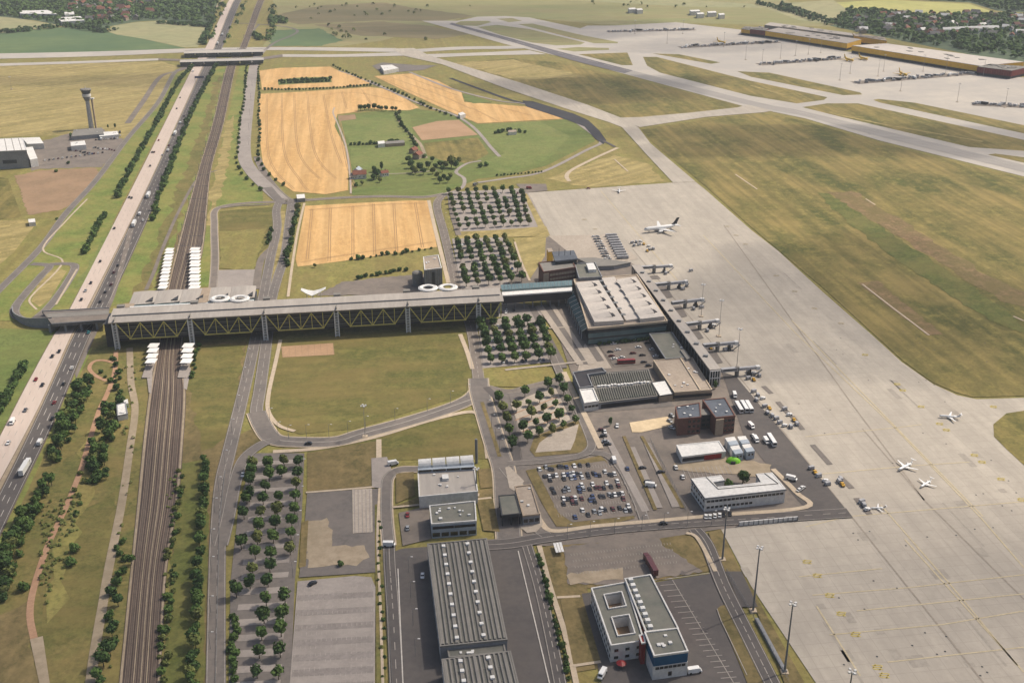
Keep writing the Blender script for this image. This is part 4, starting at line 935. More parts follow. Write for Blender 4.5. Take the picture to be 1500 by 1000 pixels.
c = P(698,678,0); tag(link('chimney', MB().tube((c[0],c[1],0),(c[0],c[1],15),.8,n=10).mesh('chimney','steel_grey')), 'slim grey steel chimney at the right corner of the workshop', 'chimney')
t, q = building('office_building', 'grey roofed two storey office with dark window bands behind long warehouse', 'building', ((629,741),(696,734),(698,763),(632,768)), 8, 'roof_blue', 'roof_felt', 'wall_white', .5, vents=10)
facade(t, q[3], q[2], (5.9,), 2, 10.4, 1.5, 'window_glass', u0=.02, u1=.98); facade(t, q[3], q[2], (2.0,), 5, 3.6, 2.2, 'window_glass')
t, q = building('gatehouse', 'dark canopy of the security gate across the road', 'canopy', ((730,726),(755,724),(763,752),(735,755)), 7, 'steel_dark', 'roof_felt', 'steel_dark', .3, base=5.4)
m_ = MB()
for u in (.04,.5,.96):
    for v in (.05,.95): p = quad(q,u,v); m_.tube((p[0],p[1],0),(p[0],p[1],5.4),.35)
part(t, 'post', m_, 'steel_dark'); part(t, 'booth', MB().box(quad(q,.5,.5)+(2.2,),(3,9,4.4),R(VA)), 'glass_dark')
t, q = building('gatehouse', 'beige roofed gatehouse block beside the dark canopy', 'building', ((754,713),(778,710),(791,753),(766,756)), 6, 'wall_grey', 'roof_beige', 'wall_beige', .5, vents=3); facade(t, q[3], q[2], (3.2,), 3, 2.2, 2)
# ---- long ribbed warehouse, its link and its second part
def ribbed(name, label, pts, h, nrib, nsky):
    t, q = building(name, label, 'warehouse', pts, h, 'wall_grey', 'roof_dark', 'roof_mid', .5)
    for k in range(nrib):
        for v0, v1 in ((.015,.985),):
            a, b = quad(q,(k+.5)/nrib,v0), quad(q,(k+.5)/nrib,v1); w_ = .55 if k % 3 else .9
            part(t, 'roof_rib', MB().loft([[(p[0]-w_,p[1],h-.0),(p[0]-w_*.6,p[1],h+.6),(p[0]+w_*.6,p[1],h+.6),(p[0]+w_,p[1],h-.0)] for p in (a,b)]), 'roof_mid')
    for c_ in (.26,.66):
        for k in range(nsky): p = quad(q, c_, (k+.5)/nsky); part(t, 'skylight', MB().box((p[0],p[1],h+.7),(1.7,1.7,1.0),R(VA)), 'steel_white')
    for v in (.2,.4,.6,.8): a, b = quad(q,.01,v), quad(q,.99,v); part(t, 'roof_seam', MB().tube(a+(h+.05,), b+(h+.05,), .18), 'roof_mid')
    facade(t, q[0], q[3], (5,), 10, 4, 3.4, 'steel_white', name='loading_door')
    return t, q
ribbed('warehouse', 'long dark ribbed roof warehouse with two rows of white skylights', ((626,797),(713,789),(743,937),(645,947)), 9, 14, 10)
building('warehouse_link', 'low grey roofed link between the two ribbed warehouses', 'warehouse', ((655,950),(738,942),(741,955),(658,963)), 7, 'wall_grey', 'roof_dark', 'roof_mid', .4, vents=4)
ribbed('warehouse', 'second dark ribbed roof warehouse cut by the bottom edge of the picture', ((647,966),(748,954),(774,1060),(662,1074)), 9, 14, 7)
# ---- bottom right office complex
h = 8.5
q0 = [P2(*p, z=h) for p in ((866,862),(917,853),(944,939),(895,946))]
t = thing('office_building', 'white two storey office with two square light wells', 'building', cen(q0))
ws = [(( .22,.16),(.72,.40)), ((.22,.58),(.74,.88))]
# roof and walls built round two open wells
def block(u0,v0,u1,v1): return ccw([quad(q0,u0,v0),quad(q0,u1,v0),quad(q0,u1,v1),quad(q0,u0,v1)])
cells = [(0,0,1,.16),(0,.16,.30,.40),(.78,.16,1,.40),(0,.40,1,.56),(0,.56,.30,.86),(.78,.56,1,.86),(0,.86,1,1)]
mw, mr = MB(), MB()
for cc in cells: mw.prism(block(*cc), 0, h-.3); mr.prism(block(*cc), h-.29, h)
part(t, 'wall', mw, 'wall_white'); part(t, 'roof', mr, 'roof_felt'); part(t, 'parapet', parapet_mb(q0, h-.31, h+.6), 'wall_white')
for cc in ((.30,.16,.78,.40),(.30,.56,.78,.86)):
    w_ = block(*cc); part(t, 'well_rim', parapet_mb(inset(w_,-.5), h+.01, h+.7, .5, 0), 'wall_white'); part(t, 'well_floor', MB().prism(inset(w_,.02), .5, 3.2), 'brown_soil')
facade(t, q0[3], q0[2], (2.4,6), 3, 1.8, 1.4); facade(t, q0[0], q0[3], (2.4,6), 12, 1.8, 1.5)
h = 9.3
t, q = building('office_building', 'long grey roofed office wing with a row of white rooftop boxes', 'building', ((915,848),(953,842),(994,921),(946,926)), h, 'red_wall', 'roof_felt', 'wall_white', .6)
for k in range(9): p = quad(q,.14,.05+k*.11); part(t, 'rooftop_box', MB().box((p[0]+.6,p[1],h+.7),(2,2,1.4),R(VA)), 'steel_white')
facade(t, q[3], q[2], (2.4,6), 3, 1.8, 1.4)
h = 12
t, q = building('office_building', 'three storey office with blue upper band over white walls', 'building', ((944,926),(993,920),(1008,954),(958,961)), h, 'blue_band', 'roof_felt', 'wall_white', .5, vents=6)
part(t, 'lower_wall', parapet_mb(q, 0, h-5, .3, .2), 'wall_white'); facade(t, q[3], q[2], (6,), 7, 1.6, 1.3, proud=.25, u0=.05, u1=.95); facade(t, q[3], q[2], (2.5,), 1, 1.6, 2.2, proud=.25, name='door')
building('entrance_tower', 'narrow red entrance tower between the white office and blue banded office', 'building', ((936,930),(943,929),(946,941),(940,942)), 11, 'red_wall', 'red_wall', 'wall_white', .3)
# ---- silo group, west hangar, new control tower
q = [P2(*p, z=17) for p in ((620,377),(642,374),(647,393),(622,396))]; t = thing('silo', 'tall grey storage block with pale top deck by the farm road', 'building', cen(q))
part(t, 'wall', MB().prism(ccw(q), 0, 16.5), 'wall_grey'); part(t, 'roof', MB().prism(inset(q,-.1), 16.51, 17), 'roof_beige'); part(t, 'parapet', parapet_mb(q, 17.01, 17.6), 'steel_white'); rooftop(t, q, 17, 5)
m_ = MB()
for k in range(9): p = lerp2(q[3], q[2], k/8); m_.tube((p[0],p[1]-.1,0),(p[0],p[1]-.1,16.6),.4)
part(t, 'wall_rib', m_, 'steel_grey'); p0, p1 = lerp2(q[3],q[2],.42), lerp2(q[3],q[2],.58); part(t, 'stair_slot', MB().prism([p0,(p0[0],p0[1]-.6),(p1[0],p1[1]-.6),p1],0,15), 'steel_dark')
c = P(612,418); t = thing('storage_tank', 'short grey cylindrical tank left of the storage block', 'tank', (c[0],c[1],0)); part(t, 'tank_body', MB().tube((c[0],c[1],0),(c[0],c[1],11),4.2,n=16), 'steel_grey'); part(t, 'tank_roof', MB().tube((c[0],c[1],11),(c[0],c[1],12),4.2,2.5,n=16), 'roof_mid')
t, q = building('hangar', 'large grey hangar with white ribbed roof at the left edge', 'hangar', ((-30,205),(33,202),(39,220),(-30,223)), 20, 'wall_grey', 'roof_white', 'steel_white', .3)
part(t, 'window_band', MB().prism([lerp2(q[3],q[2],.45),(lerp2(q[3],q[2],.45)[0],lerp2(q[3],q[2],.45)[1]-.1),(lerp2(q[3],q[2],.75)[0],lerp2(q[3],q[2],.75)[1]-.1),lerp2(q[3],q[2],.75)], 6, 10), 'steel_dark')
for k in range(6): a, b = quad(q,.1+k*.16,.02), quad(q,.1+k*.16,.98); part(t, 'roof_seam', MB().tube(a+(20,), b+(20,), .3), 'roof_mid')
t, q = building('annex', 'white annex attached to the right side of the grey hangar', 'building', ((36,216),(48,215),(55,232),(44,234)), 9, 'wall_white', 'roof_white', None)
building('annex', 'small white flat shed behind the grey hangar', 'building', ((32,202),(58,201),(64,210),(40,211)), 7, 'wall_white', 'roof_white', None)
c = P(134,188); x, y = c[0], c[1]; t = thing('control_tower', 'tall slender new control tower with flared blue glass cab left of motorway', 'tower', (x,y,0))
Hc = 50
part(t, 'shaft', MB().tube((x,y,0),(x,y,36),3.0,2.4,n=12), 'cargo_grey'); part(t, 'lift_shaft', MB().box((x+5.5,y+1,18.5),(1.8,1.8,37)), 'wall_beige'); part(t, 'side_platform', MB().box((x+5,y,37.5),(7,4,1.6)), 'wall_white')
part(t, 'lower_cab', MB().tube((x,y,35),(x,y,40),3.0,5.0,n=16), 'steel_grey'); part(t, 'cab_band', MB().tube((x,y,40),(x,y,43.5),5.2,5.2,n=16), 'wall_white'); part(t, 'cab_glass', MB().tube((x,y,43.5),(x,y,48.5),4.8,6.6,n=16), 'glass_dark'); part(t, 'cab_roof', MB().tube((x,y,48.5),(x,y,49.6),7,6.2,n=16), 'roof_mid')
part(t, 'antenna', MB().tube((x,y,49.6),(x,y,53),.3), 'steel_white')
for pts, lb, hh in ((((108,190),(150,187),(152,196),(104,200)),'low grey base building at the foot of the new control tower',5), (((103,208),(124,206),(126,212),(104,214)),'white office strip in the yard below the control tower',6), (((143,194),(172,192),(174,197),(146,200)),'row of white sheds right of the control tower',3.5)):
    building('annex', lb, 'building', pts, hh, 'wall_white' if hh != 5 else 'wall_grey', 'roof_white' if hh != 5 else 'roof_mid', None, vents=3)
t, q = building('pump_house', 'small white technical hut with tanks between path and railway', 'building', ((171,593),(184,589),(187,606),(172,609)), 3.5, 'wall_white', 'roof_white', 'wall_grey', .3, vents=3)
building('pump_house', 'tiny white cube beside the technical hut', 'building', ((181,586),(187,584),(188,590),(182,591)), 3, 'wall_white', 'roof_white', None)
building('pump_house', 'white roofed shelter at the junction above the wheat field', 'shelter', ((434,285),(446,284),(447,290),(435,291)), 4, 'wall_grey', 'roof_white', None)
building('pump_house', 'white hut at the corner of the bare plot west of motorway', 'building', ((41,321),(51,320),(52,325),(42,326)), 4, 'wall_white', 'roof_white', None)
t, q = building('technical_building', 'white technical building with masts behind the upper wheat field', 'building', ((557,96),(574,95),(584,100),(562,104)), 6, 'wall_white', 'roof_white', None, vents=2)
area('yard', [(545,97),(560,92),(610,96),(640,96),(620,103),(560,108)], 'asphalt', 5)
building('barn', 'white roofed barn beside the lane along the wheat field', 'barn', ((671,166),(678,164),(682,167),(674,169)), 5, 'wall_white', 'roof_white', None)
building('barn', 'white gabled barn in the middle of the hamlet meadows', 'barn', ((553,207),(563,206),(564,210),(554,211)), 5, 'wall_white', 'roof_white', None)
building('barn', 'long brown roofed stable along the meadow hedge', 'barn', ((564,207),(592,205),(593,209),(565,211)), 4, 'wall_beige', 'roof_mid', None)
building('barn', 'pale farm shed at the far right end of the hamlet', 'barn', ((744,191),(756,190),(757,193),(745,194)), 4, 'wall_white', 'roof_beige', None)
# ---- parcel hub at the far right
def hub(name, label, front, depth_px, h, wall, roof):
    q = [P2(*p, z=h) for p in front+depth_px]; t = thing(name, label, 'warehouse', cen(q)); part(t, 'wall', MB().prism(ccw(q), 4.2, h-.4), wall); part(t, 'base', MB().prism(inset(q,.5), 0, 4.19), 'wall_dark'); part(t, 'roof', MB().prism(inset(q,.3), h-.39, h+.3), roof)
    n_ = 14
    for k in range(n_+1): p = lerp2(q[0], q[1], k/n_); part(t, 'wall_rib', MB().box((p[0],p[1]-.2,h/2+1.9), (.6,.5,h-5), 0), wall)
    rooftop(t, q, h+.3, 12, 'roof_mid', (5,9)); return t
hub('parcel_hub', 'long yellow walled parcel hub with pale roof, left section', [(1121,45.5),(1241,64)], [(1262,58),(1140,41)], 13, 'dhl_yellow', 'roof_grey')
hub('parcel_hub', 'long yellow walled parcel hub with white roof, right section', [(1248,67),(1436,97)], [(1500,91),(1298,64)], 13, 'dhl_yellow', 'roof_pale')
hub('parcel_hub', 'narrow yellow parcel hall behind the two front sections', [(1252,53),(1299,60)], [(1296,55),(1248,49)], 14, 'dhl_yellow', 'roof_beige')
hub('parcel_hub', 'long grey roofed sorting hall at the back of the parcel hub', [(1120,37),(1250,53)], [(1248,49),(1128,33)], 13, 'wall_grey', 'roof_grey')
hub('parcel_hub', 'dark red end block left of the yellow parcel hub', [(1099,43),(1121,45.5)], [(1126,42),(1104,40)], 13, 'far_red', 'roof_mid')
hub('parcel_hub', 'dark red and grey end block right of the yellow parcel hub', [(1432,98),(1482,104)], [(1510,98),(1450,94)], 13, 'far_red', 'roof_mid')
hub('parcel_hub', 'yellow and purple gable block at the far left of the hub', [(1086,43),(1099,44.5)], [(1104,40),(1091,39)], 11, 'dhl_yellow', 'roof_mid')
for i, (x, y, w_) in enumerate(((920,12,10),(932,13,8),(1010,15,14),(1020,19,10),(1036,17,12),(1052,20,8))):
    building('far_hall', nth(i+1)+' white industrial hall from the left beyond the far apron', 'building', ((x,y),(x+w_,y-.6),(x+w_+2,y+1.6),(x+2,y+2.2)), 9, 'wall_white', 'roof_white', None)
for i, (pts) in enumerate((((26,16),(70,15),(84,21),(30,20)), ((94,18),(108,17),(109,21),(95,22)), ((84,26),(118,24),(124,30),(90,32)))):
    building('far_hall', ('long pale hall at the edge of the upper left village','white cube hall right of the long pale village hall','pale flat hall nearest the dark green field')[i], 'building', pts, 9, 'wall_white', 'roof_white', None)
# ---- bridges
def bridge(nm, label, q4, zt, th, m_top, col, piers, prm):
    q = [P2(*p, z=zt) for p in q4]; t = thing(nm, label, 'bridge', cen(q)); part(t, 'deck', MB().prism(ccw(q), zt-th, zt), m_top)
    for v in (0,1):
        a, b = quad(q,0,v), quad(q,1,v); part(t, 'parapet', MB().prism(ccw([a,b,(b[0],b[1]+(.5 if v else -.5)),(a[0],a[1]+(.5 if v else -.5))]), zt-th-.2, zt+.6), col)
    for k in range(piers):
        p = quad(q,(k+.5)/piers,.5); w = abs(q[0][1]-q[3][1])*.9; part(t, 'pier', MB().box((p[0],p[1],(zt-th)/2),(1.6,w,zt-th)), prm)
    return t, q
for lb, pts in (('front taxiway bridge with dark side panels over motorway and railway', ((264,88),(386,84.5),(386.5,88.5),(263,92))), ('rear taxiway bridge with dark side panels over motorway and railway', ((270,74.5),(386,72),(386,76.5),(269,79)))):
    t, q = bridge('taxiway_bridge', lb, pts, 7.5, 1.6, 'concrete_far', 'steel_white', 6, 'wall_grey')
    for k in range(7):
        a, b = quad(q,(k+.06)/7,1), quad(q,(k+.94)/7,1); part(t, 'dark_panel', MB().prism([(a[0],a[1]-.7),(b[0],b[1]-.7),(b[0],b[1]-.95),(a[0],a[1]-.95)], 2.0, 7.9), 'glass_dark')
area('taxiway', [(232,86),(264,87),(263,90),(232,89)], 'warm_asphalt', 6); area('taxiway', [(386,84),(414,80),(414,84),(386,88)], 'warm_asphalt', 6)
t, q = bridge('access_ramp', 'concrete access ramp bridge crossing the motorway into the bridge building', ((62,456),(160,451),(159,469),(76,475)), 7.5, 1.5, 'asphalt', 'wall_grey', 4, 'wall_grey')
part(t, 'road_strip', MB().prism(ccw([quad(q,.02,.2),quad(q,1,.2),quad(q,1,.48),quad(q,.02,.48)]), 7.5, 7.54), 'roof_mid'); part(t, 'road_strip', MB().prism(ccw([quad(q,.06,.56),quad(q,1,.56),quad(q,1,.9),quad(q,.06,.9)]), 7.5, 7.55), 'warm_asphalt')
m_ = MB(); pts = [(17,447),(18,456),(23,463),(34,470),(50,474),(76,475)]; w_ = smooth([P2(p[0],p[1],3) for p in pts],6); n_ = len(w_)
k0 = len(m_.v)
for i, p in enumerate(w_):
    z = 1+6.5*i/(n_-1); m_.v += [(p[0],p[1],0),(p[0],p[1],z+1),(p[0]+.6,p[1]+.3,z+1),(p[0]+.6,p[1]+.3,0)]
for i in range(n_-1):
    for j in range(3): a = k0+4*i+j; m_.f.append((a,a+1,a+5,a+4))
part(t, 'curved_wall', m_, 'wall_grey')
m_ = MB(); e = smooth([P2(p[0],p[1],5) for p in [(40,461),(54,464),(70,466)]],5)
k0 = 0
for i, p in enumerate(e): z = .6+6.8*i/(len(e)-1); m_.v += [(p[0],p[1]-6,z),(p[0],p[1]+6,z)]
for i in range(len(e)-1): m_.f.append((2*i,2*i+1,2*i+3,2*i+2))
part(t, 'ramp_surface', m_, 'asphalt')
# ---- platform roofs: white ribs
def platform(label, xl, yl, xr, yr, n, w, cat='platform canopy'):
    a, b = Vector(P2(xl,yl,5)), Vector(P2(xr,yr,5)); d = (b-a)/n; t = thing('platform_canopy', label, cat, ((a.x+b.x)/2,(a.y+b.y)/2,0))
    for k in range(n):
        p = a+d*(k+.5); part(t, 'roof_panel', MB().box((p.x,p.y,5+.25*(k % 2)), (w, d.length*.8, .35), R(0)), 'roof_bright')
    part(t, 'spine', MB().tube((a.x,a.y,4.6),(b.x,b.y,4.6),.3), 'steel_grey'); m_ = MB()
    for k in range(0,n,2): p = a+d*(k+.5); m_.tube((p.x,p.y,0),(p.x,p.y,4.6),.22)
    part(t, 'post', m_, 'steel_grey')
    part(t, 'platform', MB().prism([(a.x-w*.42,a.y+2),(a.x+w*.42,a.y+2),(b.x+w*.42,b.y-12),(b.x-w*.42,b.y-12)],.3,1.0), 'pavers')
platform('left white ribbed platform roof beyond the bridge building', 249,363,238,424,12,6.5)
platform('right white ribbed platform roof beyond the bridge building', 286,362,285,424,12,8)
platform('left white platform roof segment in front of the bridge building', 225.5,502,221,533,4,6.5)
platform('right white platform roof segment in front of the bridge building', 276,502,273,533,4,7)
area('platform', [(214,540),(224,540),(222,578),(218,576)], 'pavers', 8); area('platform', [(270,540),(280,540),(274,572),(269,570)], 'pavers', 8)
# far farm houses
def house(px, py, w, d, h, rot, wall, roof, label, grp=None, small=False):
    c = P2(px, py); t = thing('house', label, 'house', (c[0],c[1],0), R(rot), grp)
    part(t, 'wall', MB().box((0,0,h/2),(w,d,h)), wall, world=False)
    part(t, 'roof', MB().loft([[(x,-d/2-.4,h),(x,0,h+d*.42),(x,d/2+.4,h)] for x in (-w/2-.4,w/2+.4)]), roof, world=False)
    if not small:
        part(t, 'chimney', MB().box((w*.2,d*.12,h+d*.42),(.8,.8,1.8)), 'brick_red', world=False)
        for k in (-.3,0,.3): part(t, 'window', MB().box((w*k,-d/2,h*.55),(1.1,.16,1.2)), 'window_glass', world=False)
    return t
for i, a in enumerate([(527,261,14,9,5,10,'wall_white','tile_red','red tiled white farmhouse beside the wheat field corner'), (524,256,10,8,5,80,'wall_white','roof_blue','blue roofed outbuilding behind the red tiled farmhouse'), (519,262,7,6,4,0,'wall_white','tile_grey','small grey roofed shed left of the red tiled farmhouse'),
    (563,258,8,6,4,30,'wall_white','tile_red','small red roofed cottage right of the big farm tree'), (612,232,11,8,5,70,'wall_beige','tile_red','pale cottage half hidden between the dark farm trees'), (606,224,9,7,4,60,'wall_beige','tile_red','orange roofed barn at the end of the farm lane')]): house(*a)
random.seed(21)
n = 0
for k in range(46):
    px, py = random.uniform(100,225), random.uniform(3,32)
    if py > 34-(px-100)*.02 or (px < 125 and 20 < py < 33): continue
    n += 1; house(px, py, random.uniform(11,20), random.uniform(9,13), 6, random.uniform(0,180), random.choice(['wall_white','wall_beige']), random.choice(['tile_red','tile_red','tile_grey','brick_red']), '%s house of the distant upper left village among trees' % nth(n), 'houses of the upper left village', True)
n = 0
for k in range(150):
    px, py = random.uniform(1245,1560), random.uniform(18,56)
    if py > 40+(px-1245)*.06+8 or py < 19+(px-1240)*.005: continue
    n += 1
    if n > 110: break
    house(px, py, random.uniform(12,20), random.uniform(9,12), 6, random.uniform(0,180), random.choice(['wall_white','wall_white','wall_beige']), random.choice(['tile_red','tile_grey','roof_mid','brick_red','roof_white']), '%s house in the distant upper right village among trees' % nth(n), 'houses of the upper right village', True)
for k in range(9): house(1388+k*8.2, 48.5-k*.35, 22, 10, 7, 0, 'wall_white', 'roof_white', '%s white terraced house from left in the long row of the upper right village' % nth(k+1), 'white terraced houses of the upper right village', True)
# ================================================================ TREES AND SHRUBS
def crown_mesh(name, rx, rz, zc, n, m, leaf, seed, lumps=7):
    rn = random.Random(seed); mb = MB(); L_ = [(rn.uniform(-.38,.38)*rx, rn.uniform(-.38,.38)*rx, zc+rn.uniform(-.42,.42)*rz, rn.uniform(.42,.62)) for _ in range(lumps)]+[(0,0,zc,.78)]*3
    for i in range(n):
        lx, ly, lz, lr = rn.choice(L_); 
        while True:
            u = Vector((rn.uniform(-1,1), rn.uniform(-1,1), rn.uniform(-1,1)))
            if .25 < u.length < 1: break
        u = u.normalized()*rn.uniform(.55,1.0)
        c = Vector((lx+u.x*rx*lr, ly+u.y*rx*lr, lz+u.z*rz*lr)); nrm = (u+Vector((rn.uniform(-.6,.6),)*3)).normalized()
        a = nrm.orthogonal().normalized(); b = nrm.cross(a); s = leaf*rn.uniform(.6,1.3); t = rn.uniform(0,6.28); ca, sa = math.cos(t), math.sin(t)
        a, b = a*ca+b*sa, b*ca-a*sa
        mb.poly([c+a*s, c+b*s*.8+nrm*s*.25, c-a*s, c-b*s*.8-nrm*s*.1])
    return mb.mesh(name, m)
def trunk_mesh(h, r):
    mb = MB().tube((0,0,0),(0,0,h),r,r*.6,n=6)
    for k in range(3): a = k*2.1; mb.tube((0,0,h*.8),(math.cos(a)*h*.35,math.sin(a)*h*.35,h*1.35),r*.45,r*.2,n=4)
    return mb.mesh('trunk','trunk')
TREES = {}
for kind, rx, rz, zc, n, m, leaf, tr in (('round',3.0,2.7,4.6,340,'leaf_mid',.68,(2.8,.22)), ('dark',3.1,2.8,4.8,340,'leaf_dark',.68,(2.8,.22)), ('big',6.0,5.2,8,900,'leaf_dark',.85,(4.5,.5)), ('bigolive',6.2,5.4,8,900,'leaf_olive',.85,(4.5,.5)), ('bush',2.2,1.6,1.5,170,'leaf_mid',.55,(.8,.1)), ('darkbush',2.6,2.1,2.0,220,'leaf_dark',.6,(1,.12)), ('olivebush',2.0,1.4,1.3,150,'leaf_olive',.5,(.8,.1)), ('conifer',1.8,3.6,4.2,260,'leaf_dark',.5,(1,.2))):
    TREES[kind] = ([crown_mesh('crown_%s' % kind, rx, rz, zc, n, ['leaf_mid','leaf_dark','leaf_dark','leaf_mid','leaf_olive'][s] if kind in ('round','dark','darkbush') else m, leaf, s*13+len(kind)) for s in range(5 if kind != 'darkbush' else 4)], trunk_mesh(*tr), zc)
# one densely leafed core inside each crown keeps gaps from showing clear sky through the middle
def tree(kind, px, py, s=1.0, label='', cat='tree', grp=None, name=None, at_crown=True):
    cr, tk, zc = TREES[kind]; c = P2(px, py, zc*s if at_crown else 0)
    nm = name or {'bush':'shrub','darkbush':'shrub','olivebush':'shrub','conifer':'conifer_tree'}.get(kind,'tree')
    t = thing(nm, label, cat, (c[0],c[1],0), random.uniform(0,6.28), grp); t.scale = (s,s,s*random.uniform(.92,1.08))
    link('crown', random.choice(cr), t); link('trunk', tk, t); return t
random.seed(5)
SHR = []
# lower left car park (crown centres read from the photograph)
pts = [(360+x/3.745, 490+y/3.745) for x, y in [(35,695),(120,685),(208,680),(290,680),(30,725),(125,755),(195,735),(285,745),(15,790),(105,820),(275,805),(15,865),(92,885),(180,880),(270,870),(80,960),(170,945),(265,940)]]
pts += [(360+x/3.745, 733+y/3.745) for x, y in [(70,120),(158,105),(250,100),(60,190),(148,185),(245,165),(48,275),(133,270),(240,250),(35,360),(128,345),(20,435),(118,425),(108,525),(212,510),(95,615),(198,600),(83,715),(190,690),(70,815),(185,805),(58,925),(175,930)]]
pts += [(x/3.745, 490+y/3.745) for x, y in [(1370,780),(1350,880),(1335,965)]]+[(345,860),(352,790)]
rows = {}
pts.sort(key=lambda p: p[1]); rws = []
for p in pts:
    if rws and p[1]-rws[-1][0][1] < 8: rws[-1].append(p)
    else: rws.append([p])
for ri, rw in enumerate(rws):
    rw.sort()
    for ci, p in enumerate(rw): tree(random.choice(['round','dark']), p[0], p[1], random.uniform(1.02,1.25), '%s tree from left, %s row from back, lower left car park' % (nth(ci+1).capitalize(), nth(ri+1)), grp='trees of the lower left car park')
def grid(cs, nc, nr, kind, s, where, grp, drop=0.04, cat='tree', jit=.5):
    w = [Vector(P2(*c)) for c in cs]
    for r in range(nr):
        for c in range(nc):
            if random.random() < drop: continue
            u, v = c/(nc-1), r/(nr-1); p = (w[0]*(1-u)+w[1]*u)*(1-v)+(w[3]*(1-u)+w[2]*u)*v
            cr, tk, zc = TREES[random.choice(kind)]; sc = s*random.uniform(.8,1.15)
            t = thing('tree', 'Tree, %s from left, %s row, %s' % (nth(c+1), nth(r+1), where), cat, (p.x+random.uniform(-jit,jit),p.y+random.uniform(-jit,jit),0), random.uniform(0,6.28), grp); t.scale = (sc,)*3
            link('crown', random.choice(cr), t); link('trunk', tk, t)
grid([(658,285),(762,282),(775,330),(673,336)], 9, 8, ['round','dark'], 1.08, 'farthest car park', 'trees of the farthest car park', .07)
grid([(670,358),(740,354),(764,413),(683,420)], 6, 10, ['round','dark'], 1.2, 'car park behind the link corridor', 'trees of the car park behind the link corridor')
grid([(706,482),(790,476),(806,528),(718,533)], 6, 6, ['round','dark'], 1.3, 'car park in front of the link corridor', 'trees of the car park in front of the link corridor', .03)
z8 = [(75,275),(120,380),(165,500),(185,615),(215,745),(350,215),(265,360),(385,345),(505,280),(625,240),(420,435),(545,395),(670,355),(335,585),(465,548),(585,500),(710,460),(380,685),(500,640),(635,615),(755,570),(590,130),(710,100),(755,190),(795,300),(845,405),(880,515)]
q = sorted([(720+x/7.14, 540+y/7.14) for x, y in z8], key=lambda p: (round(p[1]/9), p[0])); rws = []
for p in q:
    if rws and p[1]-rws[-1][0][1] < 8: rws[-1].append(p)
    else: rws.append([p])
for ri, rw in enumerate(rws):
    for ci, p in enumerate(sorted(rw)): tree(random.choice(['round','dark']), p[0], p[1], random.uniform(.7,1.05) if ci > 1 else 1.2, 'Tree, %s from left, %s row from back, gravel car park by junction' % (nth(ci+1), nth(ri+1)), grp='trees of the gravel car park')
def pxy(p): return 1.0/math.hypot(p[0], p[1], CH)
def line(pts, n, kinds, s, what, grp, jit=1.2, cat='shrub', smin=.75):
    w = smooth([P2(*p) for p in pts], 8); seg = [0]
    for i in range(1,len(w)): seg.append(seg[-1]+math.hypot(w[i][0]-w[i-1][0], w[i][1]-w[i-1][1]))
    for k in range(n):
        d = seg[-1]*(k+.5)/n; i = max(j for j in range(len(seg)) if seg[j] <= d); i = min(i, len(w)-2); f = (d-seg[i])/max(1e-6, seg[i+1]-seg[i]); p = lerp2(w[i], w[i+1], f)
        kd = random.choice(kinds); cr, tk, zc = TREES[kd]; sc = s*random.uniform(smin,1.3)
        nm = 'shrub' if 'bush' in kd else 'tree'
        SHR.append(((-pxy(p)*sc*(1 if nm == 'shrub' else 99)), nm, '%s, %s from far end' % (what, nth(k+1)), (p[0]+random.uniform(-jit,jit), p[1]+random.uniform(-jit,jit), 0), random.uniform(0,6.28), grp, sc, random.choice(cr), tk))
line([(283,98),(262,122),(230,180),(205,225),(170,292)], 84, ['darkbush'], 1.5, 'dark shrub in the hedge left of the motorway beyond the hangar', 'shrubs left of the motorway')
line([(155,315),(140,340),(123,374)], 18, ['darkbush'], 1.35, 'dark shrub in the short hedge left of the motorway', 'shrubs of the short hedge left of the motorway')
line([(318,95),(300,128),(275,180),(250,245),(236,280),(224,325)], 84, ['darkbush','bush'], 1.6, 'dark shrub in the hedge right of the motorway', 'shrubs right of the motorway')
line([(362,93),(357,150),(350,200),(350,250),(388,284)], 34, ['darkbush'], 1.0, 'shrub in the hedge left of the dual road', 'shrubs left of the dual road')
line([(379,98),(379,140),(380,200),(378,235),(400,262),(422,276)], 34, ['darkbush'], 1.0, 'shrub in the hedge between dual road and wheat', 'shrubs between dual road and wheat')
line([(437,302),(430,340),(420,392)], 26, ['darkbush','dark'], 1.0, 'dense shrub left of the lower wheat field', 'shrubs left of the lower wheat field')
line([(399,335),(392,360)], 7, ['darkbush'], 1.1, 'shrub at the edge of the small grass plot', 'shrubs of the small grass plot')
line([(510,382),(560,375),(600,370),(636,364)], 14, ['darkbush','bush'], 1.0, 'shrub along the front edge of the lower wheat field', 'shrubs in front of the lower wheat field', jit=1.5, smin=.5)
line([(520,410),(560,402),(597,396)], 11, ['darkbush','bush'], .9, 'shrub behind the bridge building yard', 'shrubs behind the bridge building yard')
line([(386,132),(450,132),(545,126)], 32, ['darkbush'], .85, 'small shrub in the row between two wheat fields', 'shrubs between two wheat fields', jit=.4)
line([(408,120),(485,117)], 20, ['bush','darkbush'], 1.25, 'shrub of the green island in the upper wheat field', 'shrubs of the green wheat island')
line([(410,123),(484,120)], 16, ['bush'], 1.25, 'front shrub of the green island in the upper wheat field', 'front shrubs of the green wheat island')
line([(486,96),(520,112),(550,124),(600,144),(632,160),(664,172)], 34, ['darkbush','bush'], 1.25, 'shrub along the lane through the wheat', 'shrubs along the wheat lane', smin=.5)
line([(524,163),(545,161),(565,163),(585,163)], 9, ['big'], .62, 'dark tree in the clump above the meadow', 'trees of the clump above the meadow', cat='tree')
line([(578,168),(600,200),(612,218)], 12, ['darkbush'], 1.2, 'shrub along the farm lane', 'shrubs along the farm lane')
